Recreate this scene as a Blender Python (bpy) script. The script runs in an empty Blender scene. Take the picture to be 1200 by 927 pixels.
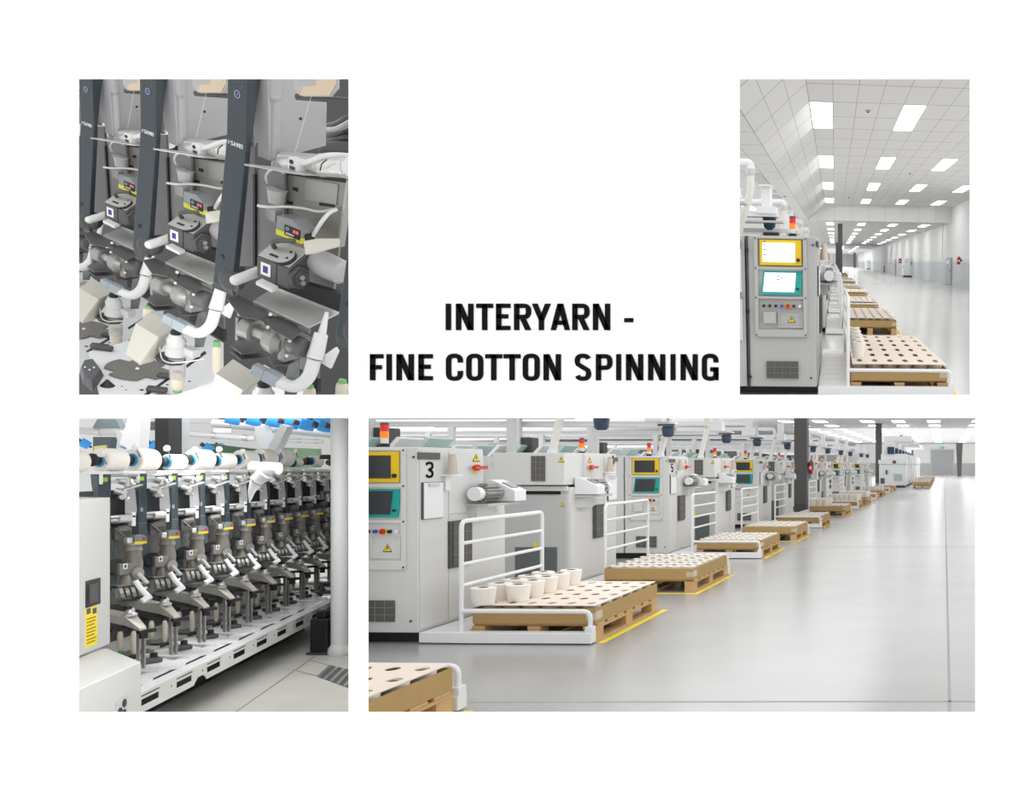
import bpy, math, random
from mathutils import Vector, Matrix
random.seed(7)
scene = bpy.context.scene
COL = scene.collection
# ------------------------------------------------------------------ camera, sky, exposure
F, PX, PY, EYE = 1100.0, 1070.0, 546.0, 1.6      # focal length and principal point in 1200x927 pixels
cam_data = bpy.data.cameras.new('camera')
cam = bpy.data.objects.new('camera', cam_data); COL.objects.link(cam)
cam_data.sensor_fit = 'HORIZONTAL'; cam_data.sensor_width = 36.0
cam_data.lens = F * 36.0 / 1200.0
cam_data.shift_x = (600.0 - PX) / 1200.0
cam_data.shift_y = (PY - 463.5) / 1200.0
cam_data.clip_start = 0.05; cam_data.clip_end = 900
cam.location = (0, 0, EYE); cam.rotation_euler = (math.radians(90), 0, 0)
scene.camera = cam
world = bpy.data.worlds.new('overcast_sky'); scene.world = world; world.use_nodes = True
bg = world.node_tree.nodes['Background']
bg.inputs[0].default_value = (1.0, 1.0, 1.0, 1); bg.inputs[1].default_value = 1.22
scene.view_settings.view_transform = 'Standard'
scene.view_settings.look = 'None'
scene.view_settings.exposure = 0.0
scene.view_settings.gamma = 1.0
scene.view_settings.use_curve_mapping = False
try:
    scene.cycles.use_denoising = True
    scene.cycles.max_bounces = 6
except Exception: pass

# ------------------------------------------------------------------ frames
def ray(px, py): return Vector(((px - PX) / F, 1.0, (PY - py) / F))
CAM = Vector((0, 0, EYE))
def W(px, py, Z): return CAM + ray(px, py) * Z

class Room:
    """A room frame: u to the right, v down its length, w up, origin on its floor below the camera."""
    def __init__(s, vx, vy, eye):
        v = ray(vx, vy).normalized()
        u = v.cross(Vector((0, 0, 1))).normalized()
        w = u.cross(v)
        s.eye = eye
        o = CAM - w * eye
        s.M = Matrix(((u.x, v.x, w.x, o.x), (u.y, v.y, w.y, o.y), (u.z, v.z, w.z, o.z), (0, 0, 0, 1)))
        s.R = s.M.to_3x3().transposed()
    def d(s, px, py): return s.R @ ray(px, py)
    def w(s, px, py, w=0.0):
        d = s.d(px, py); t = (w - s.eye) / d.z
        return Vector((d.x * t, d.y * t, w))
    def u(s, px, py, u):
        d = s.d(px, py); t = u / d.x
        return Vector((u, d.y * t, s.eye + d.z * t))
    def v(s, px, py, v):
        d = s.d(px, py); t = v / d.y
        return Vector((d.x * t, v, s.eye + d.z * t))
    def at(s, u=0, v=0, w=0, rz=0): return s.M @ Matrix.Translation((u, v, w)) @ Matrix.Rotation(rz, 4, 'Z')

# ------------------------------------------------------------------ light of the ceiling lamp rows, plus added unseen fills
def area(name, M, sx, sy, power, col=(1, 1, 1)):
    L = bpy.data.lights.new(name, 'AREA'); L.shape = 'RECTANGLE'; L.size = sx; L.size_y = sy; L.energy = power; L.color = col
    o = bpy.data.objects.new(name, L); COL.objects.link(o); o.matrix_world = M; return o
R4 = Room(1106, 546, 1.6); R3 = Room(978, 307, 1.5)
def aim(p, t): 
    d = (Vector(t) - Vector(p)).normalized(); return Matrix.Translation(p) @ d.to_track_quat('-Z', 'Y').to_matrix().to_4x4()
area('winding_lamp', Matrix.Translation((W(225, 484, 3.2))) @ Matrix.Rotation(math.radians(63), 4, 'X') @ Matrix.Rotation(math.radians(25), 4, 'Y'), .9, .024, 30)  # added key light, unseen above the lower left opening
area('winding_rear_lamp', Matrix.Translation(W(300, 483, 6.6)), 1.6, .5, 26)  # added light from behind, unseen above the winding row
area('winding_far_lamp', Matrix.Translation(W(225, 485.5, 12)), 3.5, 2.5, 60)  # added and unseen, brightens the background of the winding hall
area('aisle_near_lamps', R4.at(-2.9, 16, 1.6 + .0585 * 16) @ Matrix.Rotation(.0585, 4, 'X'), 3.2, 13, 140)  # added unseen light, tilted above the opening to lift the left side
area('winding_side_lamp', Matrix.Translation(W(330, 483, 4.6)), .7, .5, 3)  # added weak light, unseen over the winding row
area('unit_lamp', aim((-.6, 2.3, 3.6), (-2.6, 3.3, 2.3)), .9, .9, 3)  # added unseen light on the close winding units
area('far_hall_lamps', R4.at(-4, 110 * F / 950, 5.3), 22, 70, 2600)
area('near_hall_lamps', R4.at(-2, 40, 3.9), 6, 22, 60)
area('far_uplights', R4.at(-4, 110 * F / 950, 4.9) @ Matrix.Rotation(math.pi, 4, 'X'), 24, 60, 1800)  # added unseen light aimed up to brighten the far ceiling
area('aisle_lamps', R3.at(3.5, 55, 5.4), 8, 40, 220)
area('aisle_rear_lamps', R3.at(3, 110, 4.3), 9, 60, 500)
area('aisle_end_lamps', R3.at(-6, 285, 4.3), 26, 140, 11000)

# ------------------------------------------------------------------ materials
MATS = {}
def mat(name, col, rough=0.5, metal=0.0, emit=0.0, noise=0.0, nscale=8.0, alpha=1.0, trans=0.0, spec=0.5, bump=0.0):
    if name in MATS: return MATS[name]
    m = bpy.data.materials.new(name); m.use_nodes = True
    nt = m.node_tree; b = nt.nodes['Principled BSDF']
    c = (*col, 1)
    b.inputs['Base Color'].default_value = c
    b.inputs['Roughness'].default_value = rough; b.inputs['Metallic'].default_value = metal
    b.inputs['Specular IOR Level'].default_value = spec
    b.inputs['Alpha'].default_value = alpha; b.inputs['Transmission Weight'].default_value = trans
    if emit: b.inputs['Emission Color'].default_value = c; b.inputs['Emission Strength'].default_value = emit
    if noise or bump:
        tc = nt.nodes.new('ShaderNodeTexCoord'); nz = nt.nodes.new('ShaderNodeTexNoise')
        nz.inputs['Scale'].default_value = nscale; nz.inputs['Detail'].default_value = 5
        nt.links.new(tc.outputs['Object'], nz.inputs['Vector'])
        if noise:
            mx = nt.nodes.new('ShaderNodeMixRGB'); mx.inputs[1].default_value = tuple(max(0, x * (1 - noise)) for x in col) + (1,)
            mx.inputs[2].default_value = tuple(min(1, x * (1 + noise)) for x in col) + (1,)
            nt.links.new(nz.outputs['Fac'], mx.inputs[0]); nt.links.new(mx.outputs[0], b.inputs['Base Color'])
        if bump:
            bp = nt.nodes.new('ShaderNodeBump'); bp.inputs['Strength'].default_value = bump; bp.inputs['Distance'].default_value = .01
            nt.links.new(nz.outputs['Fac'], bp.inputs['Height']); nt.links.new(bp.outputs[0], b.inputs['Normal'])
    MATS[name] = m
    return m

WALLW = mat('white_paint_wall', (.96, .96, .96), .9, spec=.1)
INK = mat('black_lettering', (.004, .004, .004), .7, spec=.1)
GREY = mat('light_grey_enamel', (.70, .70, .685), .4, noise=.02, nscale=2)
GREY2 = mat('mid_grey_enamel', (.53, .53, .525), .45, noise=.02, nscale=2)
WHITE = mat('white_enamel', (.84, .85, .86), .35)
DARKG = mat('dark_grey_plastic', (.055, .055, .058), .45)
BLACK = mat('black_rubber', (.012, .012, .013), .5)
VENT = mat('vent_mesh_grey', (.11, .105, .095), .6, noise=.15, nscale=60)
YEL = mat('yellow_plastic', (.86, .58, .0), .4)
TEAL = mat('teal_plastic', (.0, .38, .34), .4)
SCRD = mat('dark_screen_glass', (.04, .045, .05), .12)
RED = mat('red_plastic', (.6, .012, .02), .35)
REDL = mat('red_lens', (.72, .015, .03), .25, emit=.12)
ORL = mat('orange_lens', (.95, .25, .0), .25, emit=.2)
CLEAR = mat('clear_lens', (.75, .75, .74), .2)
SIGNY = mat('sign_yellow', (.9, .68, .0), .5)
CARD = mat('brown_cardboard', (.47, .315, .135), .8, noise=.07, nscale=6, spec=.2)
SHEET = mat('pale_cardboard_sheet', (.87, .76, .66), .8, noise=.03, nscale=4, spec=.2)
WOOD = mat('pallet_pine', (.60, .39, .19), .75, noise=.16, nscale=7, spec=.2)
YARN = mat('white_cotton_yarn', (.90, .865, .80), .95, spec=.05, bump=.05, nscale=60)
CORE = mat('grey_tube_core', (.17, .155, .13), .7)
TAPE = mat('yellow_floor_tape', (.95, .74, .0), .6)
STEEL = mat('brushed_steel', (.55, .54, .52), .35, metal=.85, noise=.08, nscale=12)
PALE = mat('pale_steel', (.62, .62, .61), .35, metal=.35)
DKSTEEL = mat('dark_cast_metal', (.15, .148, .142), .4, metal=.5, noise=.15, nscale=14)
MOTORG = mat('motor_grey', (.34, .335, .32), .4, metal=.5)
BLUEM = mat('dark_blue_motor', (.018, .05, .09), .4)
COLUMN = mat('dark_grey_column', (.095, .092, .09), .6, noise=.06, nscale=3)
HOSE = mat('cream_hose', (.80, .78, .73), .55)
PTEAL = mat('pale_teal_plate', (.50, .66, .64), .35)
PANELGREEN = mat('dark_green_glass', (.13, .15, .145), .25)

# ------------------------------------------------------------------ mesh builder
class MB:
    def __init__(s): s.V = []; s.Fc = []; s.mi = []; s.sm = []; s.X = Matrix.Identity(4)
    def add(s, vs, fs, m=0, smooth=False):
        b = len(s.V); s.V += [tuple(s.X @ Vector(v)) for v in vs]
        for f in fs: s.Fc.append([b + i for i in f]); s.mi.append(m); s.sm.append(smooth)
        return s
    def hexa(s, p, m=0): return s.add(p, [(0, 3, 2, 1), (4, 5, 6, 7), (0, 1, 5, 4), (1, 2, 6, 5), (2, 3, 7, 6), (3, 0, 4, 7)], m)
    def box(s, x0, x1, y0, y1, z0, z1, m=0):
        return s.hexa([(x0, y0, z0), (x1, y0, z0), (x1, y1, z0), (x0, y1, z0), (x0, y0, z1), (x1, y0, z1), (x1, y1, z1), (x0, y1, z1)], m)
    def cb(s, c, d, m=0): return s.box(c[0] - d[0] / 2, c[0] + d[0] / 2, c[1] - d[1] / 2, c[1] + d[1] / 2, c[2] - d[2] / 2, c[2] + d[2] / 2, m)
    def cyl(s, p0, p1, r0, r1=None, n=16, m=0, caps=True):
        p0, p1 = Vector(p0), Vector(p1); r1 = r0 if r1 is None else r1
        return s.rings([(p0, r0), (p1, r1)], (p1 - p0).normalized(), n, m, caps)
    def rings(s, rs, ax, n=16, m=0, caps=True):
        t = Vector((0, 0, 1)) if abs(ax.z) < .9 else Vector((1, 0, 0))
        a = ax.cross(t).normalized(); b = ax.cross(a)
        vs = []
        for c, r in rs:
            for i in range(n):
                q = 2 * math.pi * i / n
                vs.append(Vector(c) + a * (r * math.cos(q)) + b * (r * math.sin(q)))
        fs = []
        for k in range(len(rs) - 1):
            for i in range(n):
                j = (i + 1) % n
                fs.append((k * n + i, k * n + j, (k + 1) * n + j, (k + 1) * n + i))
        s.add(vs, fs, m, True)
        if caps:
            s.add(vs[:n], [tuple(range(n - 1, -1, -1))], m); s.add(vs[-n:], [tuple(range(n))], m)
        return s
    def lathe(s, prof, c=(0, 0, 0), ax=(0, 0, 1), n=20, m=0, caps=True):
        ax = Vector(ax).normalized(); c = Vector(c)
        return s.rings([(c + ax * h, max(r, 1e-4)) for r, h in prof], ax, n, m, caps)
    def tube(s, pts, r, n=10, m=0, fil=0.0, caps=True):
        P = [Vector(p) for p in pts]
        if fil:
            Q = [P[0]]
            for i in range(1, len(P) - 1):
                a, b, c = P[i - 1], P[i], P[i + 1]
                la, lc = (a - b).length, (c - b).length
                k = min(fil, la * .49, lc * .49)
                p, q = b + (a - b).normalized() * k, b + (c - b).normalized() * k
                for j in range(6):
                    t = j / 5; Q.append(p * (1 - t) ** 2 + b * 2 * t * (1 - t) + q * t * t)
            Q.append(P[-1]); P = Q
        rr = r if isinstance(r, (list, tuple)) else None
        nn = None; vs = []
        for i, p in enumerate(P):
            d = (P[min(i + 1, len(P) - 1)] - P[max(i - 1, 0)]).normalized()
            if nn is None:
                t = Vector((0, 0, 1)) if abs(d.z) < .9 else Vector((1, 0, 0))
                nn = d.cross(t).normalized()
            else: nn = (nn - d * nn.dot(d)).normalized()
            b = d.cross(nn)
            R = r if rr is None else rr[0] + (rr[1] - rr[0]) * i / (len(P) - 1)
            for k in range(n):
                q = 2 * math.pi * k / n; vs.append(p + nn * (R * math.cos(q)) + b * (R * math.sin(q)))
        fs = [(k * n + i, k * n + (i + 1) % n, (k + 1) * n + (i + 1) % n, (k + 1) * n + i) for k in range(len(P) - 1) for i in range(n)]
        s.add(vs, fs, m, True)
        if caps: s.add(vs[:n], [tuple(range(n - 1, -1, -1))], m); s.add(vs[-n:], [tuple(range(n))], m)
        return s
    def prism(s, poly, a, b, plane='xz', m=0):
        """Extrude a 2D polygon (counter-clockwise) from a to b across its plane."""
        def P(q, t): return {'xz': (q[0], t, q[1]), 'xy': (q[0], q[1], t), 'yz': (t, q[0], q[1])}[plane]
        n = len(poly)
        vs = [P(q, a) for q in poly] + [P(q, b) for q in poly]
        fs = [tuple(range(n)), tuple(range(2 * n - 1, n - 1, -1))] + [(i, i + n, (i + 1) % n + n, (i + 1) % n) for i in range(n)]
        return s.add(vs, fs, m)
    def loft(s, A, B, m=0, smooth=False):
        n = len(A)
        s.add(list(A) + list(B), [(i, (i + 1) % n, (i + 1) % n + n, i + n) for i in range(n)], m, smooth)
        return s.add(list(A), [tuple(range(n - 1, -1, -1))], m).add(list(B), [tuple(range(n))], m)
    def ball(s, c, r, m=0, n=14, sz=1.0, half=False):
        k = 8; lo = 0 if half else -math.pi / 2
        return s.lathe([(r * math.cos(lo + (math.pi / 2 - lo) * i / k), r * sz * math.sin(lo + (math.pi / 2 - lo) * i / k)) for i in range(k + 1)], c, n=n, m=m)
    def at(s, M): s.X = M; return s
    def obj(s, name, mats, parent=None, M=None, bevel=0.0, seg=2):
        me = bpy.data.meshes.new(name)
        me.from_pydata(s.V, [], s.Fc)
        for x in (mats if isinstance(mats, (list, tuple)) else [mats]): me.materials.append(x)
        me.polygons.foreach_set('material_index', s.mi); me.polygons.foreach_set('use_smooth', s.sm)
        me.update()
        import bmesh
        bm = bmesh.new(); bm.from_mesh(me); bmesh.ops.remove_doubles(bm, verts=bm.verts, dist=1e-5) if not bevel == -1 else None
        bmesh.ops.recalc_face_normals(bm, faces=bm.faces); bm.to_mesh(me); bm.free()
        o = bpy.data.objects.new(name, me); COL.objects.link(o)
        if parent is not None: o.parent = parent
        if M is not None: o.matrix_world = M
        if any(s.sm):
            e = o.modifiers.new('edge', 'EDGE_SPLIT'); e.split_angle = math.radians(40)
        if bevel > 0:
            b = o.modifiers.new('bevel', 'BEVEL'); b.width = bevel; b.segments = seg; b.limit_method = 'ANGLE'; b.angle_limit = math.radians(40)
        return o

def mx(loc=(0, 0, 0), rx=0, ry=0, rz=0):
    return Matrix.Translation(loc) @ Matrix.Rotation(math.radians(rz), 4, 'Z') @ Matrix.Rotation(math.radians(ry), 4, 'Y') @ Matrix.Rotation(math.radians(rx), 4, 'X')
def tag(o, label=None, cat=None, group=None, kind=None):
    if label: o['label'] = label
    if cat: o['category'] = cat
    if group: o['group'] = group
    if kind: o['kind'] = kind
    return o
def thing(name, label, cat, M=None, group=None):
    o = bpy.data.objects.new(name, None); COL.objects.link(o); o.empty_display_size = .05
    if M is not None: o.matrix_world = M
    return tag(o, label, cat, group)
def struct(name, b, m, M=None, bevel=0, label=None):
    o = b.obj(name, m, None, M, bevel); o['kind'] = 'structure'
    if label: o['label'] = label
    return o
def dup(root, M, label=None, group=None):
    r = root.copy(); COL.objects.link(r); r.matrix_world = M
    if label: r['label'] = label
    if group: r['group'] = group
    for ch in list(root.children):
        c = ch.copy(); COL.objects.link(c); c.parent = r
        for g in list(ch.children):
            d = g.copy(); COL.objects.link(d); d.parent = c
    return r
ORD = ['first', 'second', 'third', 'fourth', 'fifth', 'sixth', 'seventh', 'eighth', 'ninth', 'tenth', 'eleventh', 'twelfth', 'thirteenth', 'fourteenth']

# ------------------------------------------------------------------ lettering from polygons
def stroke(mb, pts, hw, vw, y0, y1, closed=False):
    """A band along pts: hw half width across upright runs, vw half width across level runs."""
    n = len(pts); L = []; Rr = []
    for i in range(n):
        a = pts[(i - 1) % n] if closed or i else pts[i]; c = pts[(i + 1) % n] if closed or i < n - 1 else pts[i]
        dx, dy = c[0] - a[0], c[1] - a[1]; l = math.hypot(dx, dy) or 1
        nx, ny = -dy / l * hw, dx / l * vw
        L.append((pts[i][0] + nx, pts[i][1] + ny)); Rr.append((pts[i][0] - nx, pts[i][1] - ny))
    for i in range(n if closed else n - 1):
        j = (i + 1) % n
        mb.prism([L[i], L[j], Rr[j], Rr[i]], y0, y1, 'xz')
def arc(cx, cy, rx, ry, a0, a1, n=8, p=2.6):
    o = []
    for i in range(n + 1):
        t = math.radians(a0 + (a1 - a0) * i / n); c, s_ = math.cos(t), math.sin(t)
        o.append((cx + rx * math.copysign(abs(c) ** (2 / p), c), cy + ry * math.copysign(abs(s_) ** (2 / p), s_)))
    return o
def glyph(mb, ch, x, y, w, h, st, y0, y1):
    """One bold condensed letter in the box x..x+w, y..y+h; st is the stem width."""
    b = st * .82; P = lambda q: mb.prism([(x + a, y + c) for a, c in q], y0, y1, 'xz')
    R = lambda a, c, d, e: P([(a, c), (d, c), (d, e), (a, e)])
    sh = lambda pts: [(x + a, y + c) for a, c in pts]
    if ch in '1I': R(0, 0, w, h)
    elif ch == '-': R(0, 0, w, h)
    elif ch == 'N': R(0, 0, st, h); R(w - st, 0, w, h); P([(0, h), (w - st * 1.12, 0), (w, 0), (st * 1.12, h)])
    elif ch == 'T': R(0, h - b, w, h); R(w / 2 - st / 2, 0, w / 2 + st / 2, h)
    elif ch == 'E': R(0, 0, st, h); R(0, 0, w, b); R(0, h - b, w, h); R(0, h * .52 - b / 2, w * .85, h * .52 + b / 2)
    elif ch == 'F': R(0, 0, st, h); R(0, h - b, w, h); R(0, h * .5 - b / 2, w * .88, h * .5 + b / 2)
    elif ch == 'L': R(0, 0, st, h); R(0, 0, w, b)
    elif ch == 'Y': R(w / 2 - st / 2, 0, w / 2 + st / 2, h * .45); P([(0, h), (w / 2 - st / 2, h * .38), (w / 2 + st / 2, h * .38), (st * 1.1, h)]); P([(w - st * 1.1, h), (w / 2 - st / 2, h * .38), (w / 2 + st / 2, h * .38), (w, h)])
    elif ch == 'V': P([(0, h), (w / 2 - st / 2, 0), (w / 2 + st / 2, 0), (st, h)]); P([(w - st, h), (w / 2 - st / 2, 0), (w / 2 + st / 2, 0), (w, h)])
    elif ch == 'A': P([(0, 0), (st, 0), (w / 2 + st * .55, h), (w / 2 - st * .55, h)]); P([(w - st, 0), (w, 0), (w / 2 + st * .55, h), (w / 2 - st * .55, h)]); R(w * .2, h * .2, w * .8, h * .2 + b)
    elif ch in 'RP':
        R(0, 0, st, h); e = .40 if ch == 'P' else .42
        q = [(st * .5, h - b / 2)] + arc(w - st / 2 - w * .28, (h + h * e) / 2, w * .28, (h - h * e) / 2 - b / 2 + .0, 90, -90, 10) + [(st * .5, h * e + b / 2 - b * .5)]
        q[-1] = (st * .5, q[-2][1])
        stroke(mb, sh(q), st / 2, b / 2, y0, y1)
        if ch == 'R': P([(w * .36, h * .42), (w - st * 1.15, 0), (w, 0), (w * .36 + st * 1.1, h * .42)])
    elif ch == 'O': 
        q = arc(w / 2, h - w * .42, w / 2 - st / 2, w * .42 - b / 2 + .02 * h, 0, 180, 10) + arc(w / 2, w * .42, w / 2 - st / 2, w * .42 - b / 2 + .02 * h, 180, 360, 10)
        stroke(mb, sh(q), st / 2, b / 2, y0, y1, True)
    elif ch in 'CG':
        q = [(w - st / 2, h * .68)] + arc(w / 2, h - w * .42, w / 2 - st / 2, w * .42 - b / 2 + .02 * h, 0, 180, 10) + arc(w / 2, w * .42, w / 2 - st / 2, w * .42 - b / 2 + .02 * h, 180, 360, 10) + [(w - st / 2, h * (.36 if ch == 'C' else .5))]
        stroke(mb, sh(q), st / 2, b / 2, y0, y1)
        if ch == 'G': R(w * .5, h * .5 - b, w, h * .5); R(w - st * .55, 0, w, h * .3)
    elif ch in 'S':
        q = arc(w / 2, h * .74, w / 2 - st / 2, h * .26 - b / 2 + .02 * h, 20, 180, 9) + [(st * .62, h * .62), (w * .5, h * .5), (w - st * .62, h * .38)] + arc(w / 2, h * .26, w / 2 - st / 2, h * .26 - b / 2 + .02 * h, 0, -160, 9)
        stroke(mb, sh(q), st / 2, b / 2, y0, y1)
    elif ch == '3':
        q = arc(w / 2, h * .74, w / 2 - st / 2, h * .26 - b / 2, 165, -80, 9) + [(w * .42, h * .5)] + arc(w / 2, h * .26, w / 2 - st / 2, h * .26 - b / 2, 80, -165, 9)
        stroke(mb, sh(q), st / 2, b / 2, y0, y1)
    elif ch == '5':
        R(0, h - b, w * .92, h); R(0, h * .45, st * .9, h)
        stroke(mb, sh([(st * .4, h * .58)] + arc(w / 2, h * .32, w / 2 - st / 2, h * .32 - b / 2, 110, -160, 12)), st / 2, b / 2, y0, y1)
    elif ch == '4': R(w * .55, 0, w * .55 + st, h); R(0, h * .22, w, h * .22 + b); P([(0, h * .22), (st, h * .22), (w * .55 + st, h), (w * .55, h)])
    return mb

# ------------------------------------------------------------------ the white front wall with four openings and its lettering
WY = 2.0
OPEN = [(92.6, 92.8, 408.4, 462.6), (867, 92.8, 1136.4, 462.6), (92.6, 490, 408.4, 834.2), (431.8, 490, 1142.8, 834.2)]
def build_front_wall():
    b = MB()
    xs = sorted({-420, 1620} | {o[0] for o in OPEN} | {o[2] for o in OPEN}); ys = sorted({-330, 1250} | {o[1] for o in OPEN} | {o[3] for o in OPEN})
    def solid(i, j):
        if not (0 <= i < len(xs) - 1 and 0 <= j < len(ys) - 1): return False
        cx, cy = (xs[i] + xs[i + 1]) / 2, (ys[j] + ys[j + 1]) / 2
        return not any(o[0] < cx < o[2] and o[1] < cy < o[3] for o in OPEN)
    t = .012
    def P(i, j, k): p = W(xs[i], ys[j], WY + t * k); return (p.x, p.y, p.z)
    for i in range(len(xs) - 1):
        for j in range(len(ys) - 1):
            if not solid(i, j): continue
            b.add([P(i, j, 0), P(i + 1, j, 0), P(i + 1, j + 1, 0), P(i, j + 1, 0)], [(3, 2, 1, 0)])
            b.add([P(i, j, 1), P(i + 1, j, 1), P(i + 1, j + 1, 1), P(i, j + 1, 1)], [(0, 1, 2, 3)])
            for (di, dj, A, B) in ((-1, 0, (i, j), (i, j + 1)), (1, 0, (i + 1, j), (i + 1, j + 1)), (0, -1, (i, j), (i + 1, j)), (0, 1, (i, j + 1), (i + 1, j + 1))):
                if not solid(i + di, j + dj): b.add([P(*A, 0), P(*B, 0), P(*B, 1), P(*A, 1)], [(0, 1, 2, 3)])
    struct('wall_front', b, WALLW, label='white front wall with four rectangular openings')
build_front_wall()
def build_caption():
    k = WY / F
    zA = lambda z: 425 + z / 5.217
    zB = lambda z: 640 + z / 5.217
    l1 = [('I', zA(511), zA(542)), ('N', zA(573), zA(679)), ('T', zA(697), zA(799)), ('E', zA(818), zA(905)), ('R', zA(928), zA(1032)), ('Y', zA(1037), zA(1152)), ('A', zB(30), zB(147)), ('R', zB(162), zB(267)), ('N', zB(288), zB(393)), ('-', zB(479), zB(534))]
    l2 = [('F', zA(48), zA(129)), ('I', zA(149), zA(180)), ('N', zA(210), zA(315)), ('E', zA(344), zA(431)), ('C', zA(512), zA(615)), ('O', zA(636), zA(739)), ('T', zA(752), zA(855)), ('T', zA(864), zA(967)), ('O', zA(981), zA(1084)), ('N', zA(1108), zB(92)), ('S', zB(176), zB(277)), ('P', zB(306), zB(407)), ('I', zB(430), zB(460)), ('N', zB(490), zB(595)), ('N', zB(625), zB(730)), ('I', zB(762), zB(792)), ('N', zB(823), zB(928)), ('G', zB(953), zB(1055))]
    for nm, line, top, bot, lab in (('caption_lettering', l1, 356.1, 387.0, 'bold black upper caption line reading INTERYARN on the white wall'), ('caption_lettering', l2, 415.2, 445.8, 'bold black lower caption line reading FINE COTTON SPINNING on the white wall')):
        base = W((line[0][1] + line[-1][2]) / 2, bot, WY)
        t = thing(nm, lab, 'lettering', Matrix.Translation(base), 'black caption letters on the white wall')
        for ch, x0, x1 in line:
            b = MB()
            p = W(x0, bot, WY); q = W(x1, top, WY)
            if ch == '-': p = W(x0, 345 + 171 / 5.217, WY); q = W(x1, 345 + 146 / 5.217, WY)
            glyph(b, ch, p.x - base.x, p.z - base.z, q.x - p.x, q.z - p.z, 6.0 * k, -.003, 0.0)
            b.obj('letter' if ch != '-' else 'dash', INK, t)
build_caption()

# ------------------------------------------------------------------ partitions: each hall ends at the wall that parts it from its neighbour
def clip_since(before, planes):
    """Cut everything built since `before` at planes (point on plane = camera stand, outward normal); drop what lies wholly beyond."""
    import bmesh
    bpy.context.view_layer.update()
    objs = [o for o in bpy.data.objects if o.name not in before]
    gone = []
    for o in objs:
        if o.type != 'MESH': continue
        for n in planes:
            Mw = o.matrix_world
            ds = [(Mw @ Vector(c) - CAM).dot(n) for c in o.bound_box]
            if max(ds) <= 0: continue
            if min(ds) >= 0: gone.append(o); break
            bm = bmesh.new(); bm.from_mesh(o.data)
            Mi = Mw.inverted(); pl = Mi @ CAM; nl = (Mw.to_3x3().transposed() @ n).normalized()
            if not any((Mw @ v.co - CAM).dot(n) < 0 for v in bm.verts): bm.free(); gone.append(o); break
            r = bmesh.ops.bisect_plane(bm, geom=bm.verts[:] + bm.edges[:] + bm.faces[:], dist=1e-5, plane_co=pl, plane_no=nl, clear_outer=True)
            ed = [e for e in r['geom_cut'] if isinstance(e, bmesh.types.BMEdge)]
            if ed: bmesh.ops.holes_fill(bm, edges=ed, sides=0)
            me = o.data.copy(); bm.to_mesh(me); bm.free(); o.data = me
    names = {o.name for o in gone}
    for o in list(objs):
        if o.name in names:
            for ch in list(o.children): 
                if ch.name in names: continue
                names.add(ch.name)
    for nm in names:
        if nm in bpy.data.objects: bpy.data.objects.remove(bpy.data.objects[nm])
    for o in [o for o in bpy.data.objects if o.type == 'EMPTY' and o.name not in before and not o.children]: bpy.data.objects.remove(o)
    for k in list(PROTO) if 'PROTO' in globals() else []:
        try: PROTO[k].name
        except Exception: PROTO.pop(k)
def side_plane(px, outward): return (Vector((1, -(px - PX) / F, 0)) * outward).normalized()
def level_plane(py, outward): return (Vector((0, -(PY - py) / F, 1)) * outward).normalized()
def names(): return {o.name for o in bpy.data.objects}
a_, b_ = ray(416, PY), ray(424, PY)
b = MB(); pts = [CAM + a_ * 2.02, CAM + a_ * 40, CAM + b_ * 40, CAM + b_ * 2.02]
lo, hi = -330 / F, 68 / F
b.hexa([p + Vector((0, 0, p.y * lo)) for p in pts] + [p + Vector((0, 0, p.y * hi)) for p in pts])
struct('wall_partition', b, WALLW)

b = MB(); A_ = [ray(40, 474), ray(416, 474), ray(416, 477), ray(40, 477)]
b.hexa([CAM + d * 2.02 for d in A_] + [CAM + d * 16 for d in A_]); struct('ceiling_partition', b, WALLW)  # unseen slab added to keep light from below off the upper units
# ------------------------------------------------------------------ stock shared by the two spinning halls (depth stretch k per hall)
def holed_sheet(b, x0, x1, y0, y1, z, nx, ny, rx, ry, t=.006, m=0, skip=()):
    dx, dy = (x1 - x0) / nx, (y1 - y0) / ny; n = 16
    for i in range(nx):
        for j in range(ny):
            cx, cy = x0 + dx * (i + .5), y0 + dy * (j + .5)
            O, I = [], []
            for k in range(n):
                a = 2 * math.pi * (k + .5) / n; c, s_ = math.cos(a), math.sin(a)
                q = max(abs(c), abs(s_)); O.append((cx + dx / 2 * c / q, cy + dy / 2 * s_ / q)); I.append((cx + rx * c, cy + ry * s_))
            # square corners
            for zz in (z, z - t):
                b.add([(p[0], p[1], zz) for p in O] + [(p[0], p[1], zz) for p in I], [(k, (k + 1) % n, (k + 1) % n + n, k + n) for k in range(n)], m)
                for sx in (-1, 1):
                    for sy in (-1, 1):
                        cor = (cx + sx * dx / 2, cy + sy * dy / 2)
                        a = sorted(range(n), key=lambda k: ((O[k][0] - cor[0]) / dx) ** 2 + ((O[k][1] - cor[1]) / dy) ** 2)[:2]
                        b.add([(O[a[0]][0], O[a[0]][1], zz), (cor[0], cor[1], zz), (O[a[1]][0], O[a[1]][1], zz)], [(0, 1, 2)], m)
            b.add([(p[0], p[1], z) for p in I] + [(p[0], p[1], z - t) for p in I], [(k, (k + 1) % n, (k + 1) % n + n, k + n) for k in range(n)], m)
    for (a, c, d, e) in ((x0, x1, y0, y0), (x0, x1, y1, y1), (x0, x0, y0, y1), (x1, x1, y0, y1)):
        b.add([(a, d, z), (c, e, z), (c, e, z - t), (a, d, z - t)], [(0, 1, 2, 3)], m)

PROTO = {}
def proto(key, make, M, label, group):
    """First use builds the thing and sets it at M, later uses copy it."""
    if key not in PROTO:
        t = make(); PROTO[key] = t
        t.matrix_world = M; t['label'] = label
        if group: t['group'] = group
        return t
    return dup(PROTO[key], M, label, group)

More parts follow.
